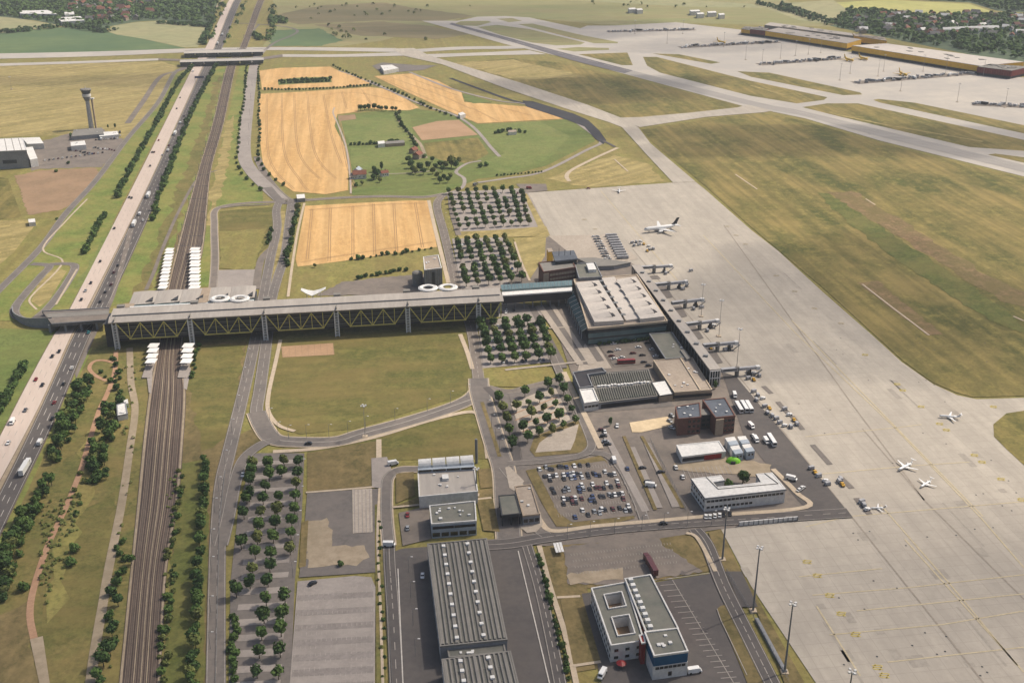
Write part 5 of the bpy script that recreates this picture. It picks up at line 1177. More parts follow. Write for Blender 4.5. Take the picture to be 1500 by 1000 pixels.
line([(512,213),(545,212),(590,210)], 14, ['darkbush','bush'], 1.2, 'shrub of the hedge crossing the meadow', 'shrubs of the meadow hedge')
line([(724,197),(748,192),(770,196)], 10, ['darkbush'], 1.1, 'shrub round the far right farm shed', 'shrubs of the far right farm')
line([(726,258),(780,254),(796,252)], 14, ['darkbush'], .55, 'small shrub along the perimeter lane', 'shrubs along the perimeter lane', jit=.4)
line([(128,563),(112,590),(100,620),(86,655),(78,680)], 36, ['dark','darkbush'], 1.05, 'dense tree in the belt between motorway and red path', 'trees between motorway and red path', jit=3.2)
line([(133,566),(118,592),(106,620),(94,650),(84,680)], 30, ['dark','darkbush'], .95, 'inner dense tree in the belt between motorway and red path', 'inner trees between motorway and red path', jit=3)
line([(74,700),(62,725),(45,755),(30,790),(20,820),(8,850),(0,880)], 44, ['darkbush','dark'], 1.0, 'dark tree in the belt beside the dark carriageway', 'trees beside the dark carriageway', jit=3)
line([(50,745),(36,775),(22,805),(8,838)], 18, ['darkbush','dark'], 1.1, 'big dark shrub deep in the carriageway belt', 'shrubs deep in the carriageway belt', jit=3)
line([(36,535),(22,565),(8,590),(-4,612)], 17, ['darkbush'], 1.2, 'dark shrub on the bank left of the motorway', 'shrubs on the left motorway bank', jit=1.5)
line([(168,590),(164,620),(150,650),(146,680),(150,705)], 26, ['darkbush','dark','bush'], 1.2, 'bush in the thicket between the two paths', 'bushes between the two paths', jit=5)
line([(165,640),(150,665),(140,690),(152,712)], 18, ['dark','darkbush'], .9, 'dark tree in the thicket between the two paths', 'trees between the two paths', jit=4)
line([(142,545),(152,560),(168,555),(166,520)], 8, ['bush','darkbush'], .8, 'low bush around the red turning loop', 'bushes around the red turning loop', jit=3)
line([(174,545),(172,575),(176,600),(160,622),(180,630)], 12, ['bush','darkbush'], .9, 'low bush near the technical hut', 'bushes near the technical hut', jit=3)
line([(130,668),(120,700),(118,730),(104,758)], 8, ['bush','olivebush'], .9, 'olive bush beside the red path', 'bushes beside the red path', jit=3)
line([(183,790),(180,815),(184,840),(160,900),(158,940),(150,985),(152,1020)], 22, ['bush','darkbush','dark'], 1.0, 'bush on the bank left of the railway', 'bushes left of the railway', jit=3)
line([(262,690),(262,740),(252,800),(248,860),(242,930),(238,1010)], 46, ['bush','olivebush'], .95, 'ragged bush on the bank right of the railway', 'bushes right of the railway', jit=2.6, smin=.5)
line([(300,676),(299,720),(296,780),(292,840),(288,900),(284,960),(280,1030)], 56, ['darkbush','dark'], .9, 'dense dark shrub in the belt left of the service road', 'shrubs left of the service road', jit=1.0)
line([(290,505),(286,530),(280,556)], 9, ['bush'], .9, 'bush beside the right platform end', 'bushes beside the right platform')
line([(343,900),(346,930),(342,960),(343,1000)], 12, ['bush'], 1.1, 'bush at the left edge of the lower left car park', 'bushes at the lower left car park edge')
line([(787,812),(797,850),(806,888),(816,925),(826,960),(835,1000)], 22, ['darkbush','bush'], .8, 'round shrub in the row left of the white office', 'shrubs left of the white office', jit=.5, smin=.55)
line([(556,760),(556,840),(560,900),(562,1000)], 20, ['olivebush','bush'], .5, 'tiny shrub in the green strip beside the truck yard', 'shrubs beside the truck yard', jit=.8)
line([(876,506),(940,500),(955,498),(972,520)], 22, ['darkbush'], .7, 'clipped shrub framing the terminal car park', 'shrubs framing the terminal car park', jit=.3)
for i, (k, x, y, s, lb) in enumerate([('bigolive',661,235,1.05,'largest olive green tree of the hamlet'),('big',602,238,.85,'dark broad tree left of the pale cottage'),('big',615,243,.8,'dark broad tree in front of the pale cottage'),('big',627,240,.7,'dark tree right of the pale cottage'),('big',604,247,.65,'lower dark tree at the front of the farm clump'),('big',638,242,.6,'dark tree between clump and largest olive tree'),('big',648,246,.6,'dark tree below the largest olive tree'),('big',551,252,.95,'big dark tree right of the red tiled farmhouse'),('conifer',559,243,1.4,'tall slim conifer behind the big farm tree'),('big',644,262,.6,'roundish tree beside the farm road bend'),('big',656,262,.55,'second roundish tree beside the farm road bend'),('darkbush',622,228,1.2,'dark bush at the end of the farm lane'),('darkbush',704,242,1.3,'left dark bush above the perimeter lane'),('darkbush',712,240,1.3,'right dark bush above the perimeter lane'),('darkbush',521,270,1.2,'dark bush in front of the farm shed'),('bigolive',585,164,.6,'olive tree at the top of the farm lane'),
    ('big',1089,695,.72,'single dark green tree in the office courtyard'),('darkbush',1068,708,1.1,'dark bush in the office courtyard left of the big tree'),('darkbush',1058,706,.9,'small dark bush in the office courtyard corner'),('conifer',894,616,.85,'lone dark conifer beside the gravel plot'),('conifer',1048,562,.9,'dark conifer at the end of the pier'),
    ('bush',112,751,.9,'small round bush on the meadow between paths'),('darkbush',109,802,1.2,'round dark bush in the middle of the meadow'),('darkbush',103,822,1.2,'flat dark bush in the middle of the meadow'),('darkbush',33,858,1.3,'single dark bush left of the red path'),('bush',83,320,.8,'small dark bush on the plot by the hangar'),('bush',499,825,.9,'single bush on the gravel heap'),
    ('conifer',168,183,1.0,'conifer right of the new control tower'),('conifer',158,185,.8,'smaller conifer right of the new control tower'),('darkbush',104,198,1.2,'bush in front of the tower base'),('darkbush',120,201,1.1,'second bush in front of the tower base'),('bush',82,250,1.2,'dark bush at the edge of the tower yard'),('darkbush',100,238,1.0,'lone bush below the tower car park'),('bigolive',461,388,.3,'small tree at the corner of the wheat field')]):
    tree(k, x, y, s, lb, cat='shrub' if 'bush' in k else 'tree')
SHR.sort(key=lambda a: a[0]); kept = 0; rest = MB()
for sz, nm, lb, loc, rz, grp, sc, cr, tk in SHR:
    if nm == 'shrub': kept += 1
    if nm == 'tree' or kept <= 255:
        t = thing(nm, lb, nm, loc, rz, grp); t.scale = (sc,)*3; link('crown', cr, t); link('trunk', tk, t)
    else:
        ca, sa = math.cos(rz)*sc, math.sin(rz)*sc; k0 = len(rest.v)
        rest.v += [(loc[0]+v.co.x*ca-v.co.y*sa, loc[1]+v.co.x*sa+v.co.y*ca, v.co.z*sc) for v in cr.vertices]; rest.f += [tuple(k0+i for i in p.vertices) for p in cr.polygons]
o = link('hedge_shrubs', rest.mesh('hedge_shrubs', 'leaf_dark')); o['kind'] = 'stuff'; tag(o, 'farther small shrubs lining motorway, roads, lanes and fields', 'shrubs')
for i, (x, y, s_) in enumerate(((598,232,.7),(608,248,.7),(620,249,.7),(634,248,.65),(645,238,.7),(652,240,.65),(668,240,.7),(672,234,.6),(633,232,.55),(612,226,.5),(547,258,.6),(556,262,.5),(530,267,.4),(640,256,.55),(650,258,.55),(660,256,.5),(548,246,.6))):
    tree(random.choice(['big','bigolive']), x, y, s_, '%s dark tree from the west end of the hamlet groves' % nth(i+1).capitalize(), grp='trees of the hamlet groves')
# far woods: clumps in the thousands, one object each
def wood(label, polys, n, m, seed, size=(5,9)):
    rn = random.Random(seed); mb = MB(); w = [[P2(*p) for p in pl] for pl in polys]
    def inside(p, pl):
        c = False; j = len(pl)-1
        for i in range(len(pl)):
            if (pl[i][1] > p[1]) != (pl[j][1] > p[1]) and p[0] < (pl[j][0]-pl[i][0])*(p[1]-pl[i][1])/(pl[j][1]-pl[i][1])+pl[i][0]: c = not c
            j = i
        return c
    for pl in w:
        xs = [p[0] for p in pl]; ys = [p[1] for p in pl]
        for _ in range(n):
            p = (rn.uniform(min(xs),max(xs)), rn.uniform(min(ys),max(ys)))
            if not inside(p, pl): continue
            r = rn.uniform(*size); h = r*rn.uniform(.9,1.5)
            for _ in range(12):
                a = rn.uniform(0,6.28); b = rn.uniform(0,1.5); c = Vector((p[0]+r*.6*math.cos(a)*math.cos(b), p[1]+r*.6*math.sin(a)*math.cos(b), h*.35+h*.6*math.sin(b)))
                nr = Vector((math.cos(a)*math.cos(b)+rn.uniform(-.4,.4), math.sin(a)*math.cos(b)+rn.uniform(-.4,.4), math.sin(b)+.2)).normalized(); u = nr.orthogonal().normalized(); v = nr.cross(u); s = r*rn.uniform(.35,.6)
                mb.poly([c+u*s, c+v*s, c-u*s, c-v*s])
    o = link('wood', mb.mesh('wood', m)); o['kind'] = 'stuff'; return tag(o, label, 'wood')
wood('distant dark wood and village trees in the upper left', [[(-60,-6),(322,-6),(312,36),(240,28),(200,30),(165,36),(140,42),(91,36),(40,28),(-60,18)]], 2600, 'leaf_mid', 1)
wood('distant dark trees of the upper right village', [[(1240,14),(1330,21),(1440,22),(1600,26),(1600,100),(1440,80),(1300,55),(1215,38)]], 2300, 'leaf_mid', 2)
wood('distant wood at the top right corner', [[(1330,-6),(1600,-6),(1600,20),(1460,15),(1420,3),(1330,0)]], 1300, 'leaf_mid', 3)
wood('distant hedge of trees between the upper left fields', [[(80,36),(155,40),(175,44),(150,50),(90,40)],[(-20,49),(60,42),(91,38),(91,40),(60,45),(-20,52)],[(290,66),(306,40),(312,38),(300,66)],[(230,34),(310,38),(310,41),(230,35)]], 260, 'leaf_dark', 4, (4,7))
wood('distant tree rows in the fields at the top right', [[(1110,4),(1150,14),(1215,36),(1212,38),(1145,17),(1105,6)],[(1145,6),(1240,38),(1238,41),(1140,9)]], 420, 'leaf_dark', 5, (4,7))
wood('tree belts beside the far motorway junction', [[(326,66),(348,20),(362,0),(366,0),(354,24),(334,66)],[(390,60),(396,10),(404,10),(402,62)],[(394,26),(420,30),(420,36),(396,32)],[(310,60),(332,8),(322,8),(304,58)],[(368,50),(374,52),(386,58),(380,60)]], 300, 'leaf_mid', 6, (4,7))
wood('scattered distant scrub on the hazy plain', [[(440,30),(640,20),(700,10),(560,4),(420,10)],[(760,2),(1000,14),(1100,12),(900,0)],[(460,36),(640,60),(500,58)]], 45, 'leaf_olive', 8, (3,6))
wood('low weeds dotting the railway corridor', [[(185,520),(205,520),(190,740),(165,1010),(155,1010),(175,760)],[(60,740),(120,720),(110,820),(60,900)],[(245,700),(262,700),(246,1000),(236,1000)]], 420, 'leaf_olive', 9, (.7,1.5))
# ================================================================ VEHICLES, AIRCRAFT, MASTS
PR = {}
def car_meshes(kind, col):
    key = (kind, col)
    if key in PR: return PR[key]
    body, glass, wh = MB(), MB(), MB(); pc = 'paint_'+col
    if kind == 'car':
        L, W = 4.4, 1.8
        body.loft([[(x,-W/2*f,.35),(x,-W/2*f,z),(x,W/2*f,z),(x,W/2*f,.35)] for x, z, f in ((-2.2,.75,.92),(-1.6,.92,1),(1.0,.92,1),(1.7,.82,.98),(2.2,.62,.9))])
        body.prism([(-1.1,-.68),(.45,-.68),(.45,.68),(-1.1,.68)], 1.36, 1.44)
        glass.prism([(-1.75,-.84),(1.05,-.84),(1.05,.84),(-1.75,.84)], .92, 1.37, [(-1.15,-.7),(.45,-.7),(.45,.7),(-1.15,.7)])
        wx = (-1.35,1.35)
    elif kind == 'van':
        L, W = 6.0, 2.1
        body.loft([[(x,-W/2,.4),(x,-W/2*.96,z),(x,W/2*.96,z),(x,W/2,.4)] for x, z in ((-3,2.3),(-2.9,2.5),(1.6,2.5),(2.0,2.3),(2.55,1.25),(3.0,1.0))])
        glass.prism([(2.0,-.85),(2.5,-.85),(2.5,.85),(2.0,.85)], 1.35, 2.15, [(1.75,-.85),(2.15,-.85),(2.15,.85),(1.75,.85)]); wx = (-1.9,2.0)
    elif kind == 'truck':
        body.box((-2.2,0,2.3),(12.2,2.5,3.1)); body.box((6.0,0,1.9),(2.4,2.4,2.8)); body.box((-.5,0,.65),(14,1.6,.2)); glass.box((7.22,0,2.4),(.1,2.1,1.0)); wx = (-6.5,-5.2,-3.9,2.6,6.2)
    elif kind == 'bus':
        body.loft([[(x,-1.25,.35),(x,-1.25,z),(x,-1.1,z+.2),(x,1.1,z+.2),(x,1.25,z),(x,1.25,.35)] for x, z in ((-6,2.6),(-5.8,2.8),(5.8,2.8),(6,2.6))]); glass.box((0,0,2.0),(11.4,2.56,.9)); glass.box((6.0,0,1.9),(.12,2.1,1.3)); wx = (-3.6,4.0)
    elif kind == 'tug':
        body.box((0,0,.8),(3.2,1.7,.8)); body.box((-.5,0,1.6),(1.4,1.5,.1)); glass.box((-.5,0,1.35),(1.2,1.4,.42)); wx = (-1.0,1.0)
    elif kind == 'dolly':
        body.box((0,0,.55),(3.4,1.7,.2)); glass.box((0,0,1.35),(3.0,1.6,1.4)); wx = (-1.2,1.2)
    r = .33 if kind in ('car','tug','dolly') else .48; Wd = .9 if kind in ('car','tug','dolly') else 1.1
    for x in wx:
        for s in (-1,1): wh.tube((x,s*Wd-.12,r),(x,s*Wd+.12,r),r,n=8)
    w1 = MB()
    w1.tube((0,-.12,0),(0,.12,0),r,n=8)
    PR[key] = (body.mesh(kind+'_body', pc), glass.mesh(kind+'_glass', 'window_glass' if kind != 'dolly' else 'cargo_grey'), w1.mesh('wheel','tyre'), wx, r, Wd); return PR[key]
def vehicle(kind, col, px, py, head, label, grp=None, z=0, cat=None):
    "head: second photo point that the vehicle faces"
    b, g_, w_, wx, r, Wd = car_meshes(kind, col); c = P2(px, py, z); d = P2(*head, z=z); 
    t = thing({'car':'parked_car' if grp and 'park' in grp else 'car','van':'van','truck':'truck','bus':'bus','tug':'baggage_tug','dolly':'baggage_cart'}[kind], label, cat or {'tug':'tug','dolly':'cart'}.get(kind, kind), (c[0],c[1],z+.4), math.atan2(d[1]-c[1], d[0]-c[0]), grp)
    link('body', b, t); link('windows' if kind != 'dolly' else 'cargo_box', g_, t)
    for x in wx:
        for s in (-1,1): link('wheel', w_, t, (x, s*Wd, r))
    return t
random.seed(11)
cmap = dict(w='white',g='silver',k='black',r='maroon',b='blue',R='red',G='grey')
LOT = [[(85,240,'w'),(165,215,'g'),(210,240,'k'),(240,240,'k'),(325,210,'k'),(360,212,'k'),(415,215,'b'),(510,200,'w'),(580,195,'k'),(680,190,'k')],
 [(150,330,'k'),(205,325,'w'),(245,325,'k'),(290,315,'w'),(380,310,'w'),(425,305,'b'),(460,300,'g'),(500,290,'w'),(540,300,'k'),(590,305,'g'),(675,300,'k'),(745,290,'k'),(770,310,'b'),(815,315,'k'),(885,270,'w'),(940,305,'k'),(965,310,'k'),(1000,295,'w')],
 [(215,375,'k'),(385,360,'k'),(475,350,'g'),(515,345,'b'),(605,340,'w'),(685,335,'k')],
 [(240,480,'k'),(265,525,'k'),(385,505,'G'),(415,470,'G'),(440,490,'g'),(600,430,'w'),(565,470,'b'),(620,480,'g'),(575,510,'b'),(700,485,'k'),(735,425,'w'),(775,465,'r'),(820,470,'r'),(870,470,'k'),(905,410,'w'),(960,455,'k'),(1035,385,'w'),(1050,445,'r')],
 [(380,600,'w'),(425,605,'k'),(480,600,'r'),(520,590,'w'),(600,600,'r'),(735,575,'b'),(830,575,'k'),(865,575,'k'),(940,550,'g'),(965,565,'k'),(1005,550,'w'),(1045,550,'k'),(1095,535,'w')],
 [(380,665,'k'),(490,650,'r'),(530,650,'k'),(705,620,'b'),(760,635,'k'),(1110,605,'r')],
 [(520,825,'b'),(610,740,'w'),(680,800,'k'),(755,755,'g'),(845,725,'w'),(885,735,'k'),(820,775,'g'),(980,725,'r'),(1065,715,'k'),(1170,690,'w'),(1190,745,'k'),(1135,745,'g')]]
for r_, rw in enumerate(LOT):
    for i, (x, y, c) in enumerate(sorted(rw)):
        px, py = 780+x/8.333, 660+y/8.333; col = cmap[c]
        vehicle('car', col, px, py, (px-5,py-12) if random.random() < .5 else (px+5,py+12), '%s car, %s from left in the %s row from the back, staff car park' % (col.capitalize(), nth(i+1), nth(r_+1)), 'cars parked in the staff car park')
TC = [((880,505),'b'),((886,503),'w'),((899,505),'w'),((917,501),'k'),((931,500),'w'),((935,510),'w'),((949,504),'k'),((956,513),'w'),((905,514),'w'),((894,517),'k'),((896,523),'r'),((900,527),'w'),((911,525),'w'),((927,519),'r'),((941,522),'k'),((961,523),'w'),((943,532),'k'),((950,537),'k')]
for i, (p, c) in enumerate(TC): vehicle('car', cmap[c], p[0], p[1], (p[0]+12,p[1]-1), '%s car, %s from the back, terminal car park' % (cmap[c].capitalize(), nth(i+1)), 'cars parked in the terminal car park')
vehicle('bus','red',917,533,(935,532),'red coach parked at the front of the terminal car park'); vehicle('van','teal',889,500,(900,499),'teal delivery van at the back left of the terminal car park'); vehicle('van','red',886,491,(896,490),'left red van under the terminal front wall'); vehicle('van','red',895,490.5,(905,490),'right red van under the terminal front wall')
# motorway traffic
MW = [('car','black',(710+0)/3.745,250+150/3.745,0),('car','black',193,291,0),('car','black',167.7,335.5,0),('car','black',147,384,0),('car','black',133.5,415.5,0),('car','silver',125.5,427,0),('car','black',119.5,440,0),('truck','white',218,288,1),('van','white',205,315,1),('car','white',210,324,1),('truck','white',197,330,1),('car','black',172.7,390,1),('car','maroon',167,400,1),('car','maroon',163,418,1),('car','black',154.5,429,1),('car','black',147,443,1),
 ('van','white',264.5,181.5,1),('truck','white',257,197,1),('car','red',247.5,214,1),('van','white',246.5,222,1),('car','silver',238,228,1),('car','black',270,171,1),('car','red',232.5,206.5,0),('car','black',223,224,0),('car','maroon',226,224,0),('car','black',220,244,0),('car','black',259,160,0),('car','black',264,144,0),('van','white',283,105.5,0),('truck','white',319,65,1),
 ('car','black',87,516,0),('car','black',77,523,0),('car','black',62.5,565,0),('car','red',53,557,0),('car','grey',37.5,602,0),('van','white',18.5,620,0),('car','white',12.5,650,0),('car','black',93.5,563.5,1),('car','black',77.5,614,1),('car','red',80,591,1),('van','white',59,650,1),('truck','white',38,688,1),('car','teal',130,488,1),('truck','white',326,52,1),('car','black',300,128,1),('car','maroon',285,150,1),('car','white',106,540,1)]
pos = {}
for i, (k, c, x, y, lane) in enumerate(sorted(MW, key=lambda a: a[3])):
    sl_ = -.52 if y < 300 else -.43-(y-300)*.0004; dy = 8 if lane == 0 else -8
    pos[(k,c,lane)] = pos.get((k,c,lane),0)+1
    vehicle(k, c, x, y, (x+dy*sl_, y+dy), '%s %s, %s such from far end, %s motorway carriageway' % (c.capitalize(), k, nth(pos[(k,c,lane)]), 'pale left' if lane == 0 else 'dark right'), '%ss driving on the motorway' % k, z=.25)
RD = [('car','white',356,697,(351,712),'white car on the curve beside the lower left car park'),('car','black',452,651,(440,651),'black car on the curved main road'),('car','black',742,740,(742,730),'dark car waiting at the traffic island'),('car','black',972,768,(990,767),'dark car on the southern cross road'),
 ('car','black',458,856,(466,852),'black car alone in the large empty car park'),('car','white',619,845,(618,860),'white car beside the long warehouse'),('truck','maroon',952,831,(946,820),'dark red lorry behind the white office complex'),('van','white',1017,985,(1030,983),'white van beside the blue banded office'),('van','white',882,990,(876,1000),'white van at the front left of the white office'),
 ('van','white',1029,735,(1033,742),'white van left of the U shaped office'),('car','white',990,686,(988,680),'white car by the sandy yard'),('car','white',1000,700,(998,694),'white car at the parking rows above the U shaped office'),('van','white',899,676,(897,670),'white van at the staff car park entrance'),('car','blue',919,688,(917,682),'blue car entering the staff car park'),('van','white',953,713,(962,714),'white van on the paved strip right of the staff car park'),('car','black',941,687,(948,686),'dark car on the paved strip, rear'),('car','black',949,707,(956,706),'dark car on the paved strip, front'),('car','black',968,693,(975,692),'dark car on the second paved strip'),
 ('car','white',886,634,(888,640),'white car on the small plot beside the ribbed hall'),('car','black',884,640,(890,640),'black car on the small plot, middle'),('car','maroon',881,631,(888,631),'dark red car on the small plot, back'),('car','silver',887,648,(893,648),'silver car on the small plot, front'),('car','black',890,652,(896,652),'black car at the front end of the small plot'),('car','white',904,625,(904,632),'white car in front of the lone conifer'),('car','silver',981,618,(987,622),'silver car at the brick office corner'),('car','white',984,628,(990,631),'white car at the brick office corner'),('car','silver',984,610,(990,614),'silver car behind the brick office corner'),
 ('car','white',1034,758,(1034,752),'leftmost white car in front of the U shaped office'),('car','white',1040,758,(1040,752),'second white car in front of the U shaped office'),('car','white',1047,757,(1047,751),'third white car in front of the U shaped office'),('car','white',1054,756,(1054,750),'fourth white car in front of the U shaped office'),('car','black',1060,755,(1060,749),'fifth car, black, in front of the U shaped office'),('car','black',1069,754,(1069,748),'sixth car, black, in front of the U shaped office'),('van','white',1135,733,(1145,732),'white van at the right front of the U shaped office'),
 ('van','white',1159,703,(1167,705),'white van on the dark apron road beside the U shaped office'),('car','black',1155,701,(1160,704),'dark car behind the white van on the apron road'),('car','white',1171,719,(1176,716),'left white car near the dark apron road'),('car','white',1175,716,(1180,713),'right white car near the dark apron road'),
 ('van','white',1076,581,(1079,589),'white van on the apron road by the pier end'),('van','white',1100,626,(1106,632),'white van on the apron road below the buses'),('car','white',1103,640,(1107,646),'white car right of the container rows'),('van','white',1107,646,(1111,652),'white van right of the container rows'),('bus','white',1130,648,(1137,659),'long white bus beside the dark apron road'),('van','white',1122,648,(1126,654),'white van left of the long white bus'),
 ('bus','white',1082,600,(1088,610),'leftmost of the three parked white apron buses'),('bus','white',1090,599,(1096,609),'middle of the three parked white apron buses'),('bus','white',1097,599,(1103,609),'rightmost of the three parked white apron buses'),
 ('car','red',597,756,(597,765),'red car in the small yard beside the grey office'),('car','silver',597,775,(597,765),'silver car in the small yard beside the grey office'),('van','white',570,800,(575,800),'white van at the yard entrance below the link road'),('car','red',862,277,(870,277),'red vehicle at the apron corner'),('van','red',775,277,(781,277),'red van on the yard at the apron corner'),('van','grey',696,272,(702,270),'grey van at the entrance of the farthest car park'),('van','white',576,681,(582,680),'white and blue van beside the paved square')]
for k, c, x, y, h_, lb in RD: vehicle(k, c, x, y, h_, lb, z=.4 if lb.find('road') >= 0 else .2)
# cars between the trees
random.seed(17)
for cs_, n_, wh_ in (([(706,476),(786,470),(804,534),(716,538)],34,'car park in front of the link corridor'), ([(668,356),(738,352),(762,410),(684,416)],22,'car park behind the link corridor'), ([(720,282),(764,280),(776,326),(740,330)],16,'farthest car park'), ([(100,220),(165,214),(170,222),(104,232)],22,'car park below the control tower'), ([(700,458),(740,444),(760,455),(712,468)],12,'small car park beside the bridge building end')):
    w_ = [Vector(P2(*c)) for c in cs_]
    for i in range(n_):
        u = ((i*5) % n_+.5)/n_; v = (int(i*2.7) % 6+.5)/6; p = (w_[0]*(1-u)+w_[1]*u)*(1-v)+(w_[3]*(1-u)+w_[2]*u)*v; c = random.choice(['white','silver','black','grey','maroon','blue','white'])
        b, g_, wl, wx, r, Wd = car_meshes('car', c); t = thing('parked_car', '%s car, number %d along the rows, %s' % (c.capitalize(), i+1, wh_), 'car', (p.x,p.y,.4), R(VA)+random.choice([0,math.pi]), 'cars parked in the '+wh_); link('body',b,t); link('windows',g_,t)
# aircraft
def aircraft(label, px, py, tail_px, L, col='paint_white', tail='steel_dark', jet=False, z=0):
    c = Vector(P2(px,py)); q = Vector(P2(*tail_px)); f = (c-q).normalized(); t = thing('airplane', label, 'airplane', (c.x,c.y,z+.2), math.atan2(f.y,f.x)); k = L/34.0
    rg = []
    for x, r, dz in ((17,.1,-.5),(16.4,.9,-.3),(15,1.55,-.1),(12.5,1.95,0),(-7,1.95,0),(-12,1.3,.55),(-15.5,.6,1.1),(-17,.2,1.35)): rg.append([(x*k, r*k*math.cos(a), (3.6+dz)*k+r*k*math.sin(a)) for a in [i*math.pi/6 for i in range(12)]])
    part(t, 'fuselage', MB().loft(rg), col, world=False, smooth=True)
    for s in (-1,1):
        part(t, 'wing', MB().loft([[(x0*k,y*s*k,zz*k),(x1*k,y*s*k,zz*k),(x1*k,y*s*k,(zz-h)*k),(x0*k,y*s*k,(zz-h)*k)] for x0,x1,y,zz,h in ((4.5,-3.5,1.0,2.8,.7),(.8,-3.2,6,3.2,.5),(-4.4,-6.0,17,4.2,.25))]), col, world=False)
        part(t, 'tailplane', MB().loft([[(x0*k,y*s*k,zz*k),(x1*k,y*s*k,zz*k),(x1*k,y*s*k,(zz-.3)*k),(x0*k,y*s*k,(zz-.3)*k)] for x0,x1,y,zz in (((-12.6,-16,.3,4.8),(-15.6,-17.2,6.2,5.3)) if not jet else ((-15,-17.4,.2,9.2),(-17,-18,4.6,9.3)))]), col, world=False)
        ex, ey, ez = ((3.2,5.8,2.0) if not jet else (-8,2.8,4.3)); part(t, 'engine', MB().tube(((ex+1.8)*k,s*ey*k,ez*k),((ex-2.0)*k,s*ey*k,ez*k),1.15*k,.85*k,n=12), col if not jet else 'steel_white', world=False)
        part(t, 'landing_gear', MB().tube((-1*k,s*2.6*k,0),(-1*k,s*2.6*k,2.6*k),.4*k,n=6), 'steel_dark', world=False)
    part(t, 'landing_gear', MB().tube((12*k,0,0),(12*k,0,2.4*k),.3*k), 'steel_dark', world=False)
    part(t, 'tail_fin', MB().loft([[(x0*k,-.18*k,zz*k),(x1*k,-.18*k,zz*k),(x1*k,.18*k,zz*k),(x0*k,.18*k,zz*k)] for x0,x1,zz in ((-9.5,-15.8,5.0),(-12.4,-16.2,7.0),(-15.6,-18.2,11.2 if not jet else 9.4))]), tail, world=False)
    part(t, 'cockpit_window', MB().box((15.2*k,0,4.35*k),(1.2*k,2.2*k,.5*k)), 'window_glass', world=False)
    return t
aircraft('white airliner with dark tail fin standing on the main apron', 968, 339, (994,336), 34)
aircraft('small white aircraft seen from behind at the far apron edge', 907, 281.5, (907,276), 14, jet=True, tail='paint_white')
aircraft('upper white business jet on the right apron', 1326, 686, (1338,680), 13, jet=True, tail='paint_white')
aircraft('lower white business jet on the right apron', 1356, 711, (1366,705), 10.5, jet=True, tail='paint_white')
aircraft('white propliner near the apron exit at right', 1391, 613, (1404,614), 12.5, jet=True, tail='paint_white')
aircraft('yellow cargo jet, left of the pair by the parcel hub', 1243, 90, (1236,88), 30, 'plane_yellow', 'plane_yellow')
aircraft('yellow cargo jet, right of the pair by the parcel hub', 1264, 88, (1257,86), 30, 'plane_yellow', 'plane_yellow')
aircraft('yellow cargo jet standing alone before the right hub section', 1322, 111, (1312,107), 30, 'plane_yellow', 'plane_yellow')
aircraft('yellow cargo jet on the left part of the far apron', 1056, 64, (1048,62), 30, 'plane_yellow', 'plane_yellow')
aircraft('small light aircraft beside the last equipment row', 1286, 746, (1296,746), 8, jet=True, tail='steel_grey')
# ground equipment rows
GE = [(x, y) for x, y in ((926,357),(932,356),(938,355),(929,361),(936,360),(943,359),(950,362),(952,367),(957,366),(948,369), (999,417),(1006,420),(1000,425),(975,402),(1012,398),(1020,448),(1028,452),(1016,454),(1045,478),(1036,486),(1041,512),(1070,510),(1062,514),(1096,546),(1104,548),(1112,552),(1104,558),
 (1096,556),(1104,575),(1110,581),(1117,585),(1108,588),(1120,597),(1127,600),(1124,607),(1131,611),(1137,615),(1142,621),(1149,625),(1158,627),(1163,617),(1167,623),(1156,609),(1149,601),(1188,688),(1194,694),(1199,699),(1209,706),(1212,711),(1229,707),(1234,712),(1231,704),(1265,742),(1270,748),(1262,737))]
for i, (x, y) in enumerate(sorted(GE, key=lambda p: p[1])):
    k = 'dolly' if i % 3 else 'tug'; c = ('white','silver','grey','yellow','white','silver')[i % 6]
    vehicle(k, c, x, y, (x+5,y+(7 if i % 2 else -1)), '%s %s on the apron stands, number %d from the far end' % (c.capitalize(), 'baggage tug' if k == 'tug' else 'baggage cart', i+1), 'ground equipment on the apron', z=.0)
for i in range(5):    # cargo trailer rows behind the old tower
    for j in range(10):
        px = 874+i*5.0+j*1.9+(6 if i > 1 else -4); py = 348+j*3.6-i*.3
        c = P2(px, py); cl = ('white','silver','grey')[(i+j) % 3]; b, g_, wl, wx, r, Wd = car_meshes('dolly' if i > 1 else 'car', cl)
        t = thing('baggage_cart' if i > 1 else 'parked_car', '%s %s, %s from back, %s column behind the control cab' % (cl.capitalize(), 'cart' if i > 1 else 'car', nth(j+1), nth(i+1)), 'cart' if i > 1 else 'car', (c[0],c[1],.4), 0, 'vehicles parked behind the old control tower'); link('body',b,t); link('windows',g_,t); 
        if i > 1: t.scale = (1.35,1.2,1.3)
mb = MB()
for x0,y0,x1,y1 in ((1118,566,1130,577),(1139,589,1158,610),(1160,610,1176,630),(1190,652,1216,681),(1232,700,1248,716),(1254,730,1274,754)): ribbon(mb, [P2(x0,y0),P2(x1,y1)], 3.2, .23)
struct('equipment_stand', mb, 'asphalt')
random.seed(31); n = 0
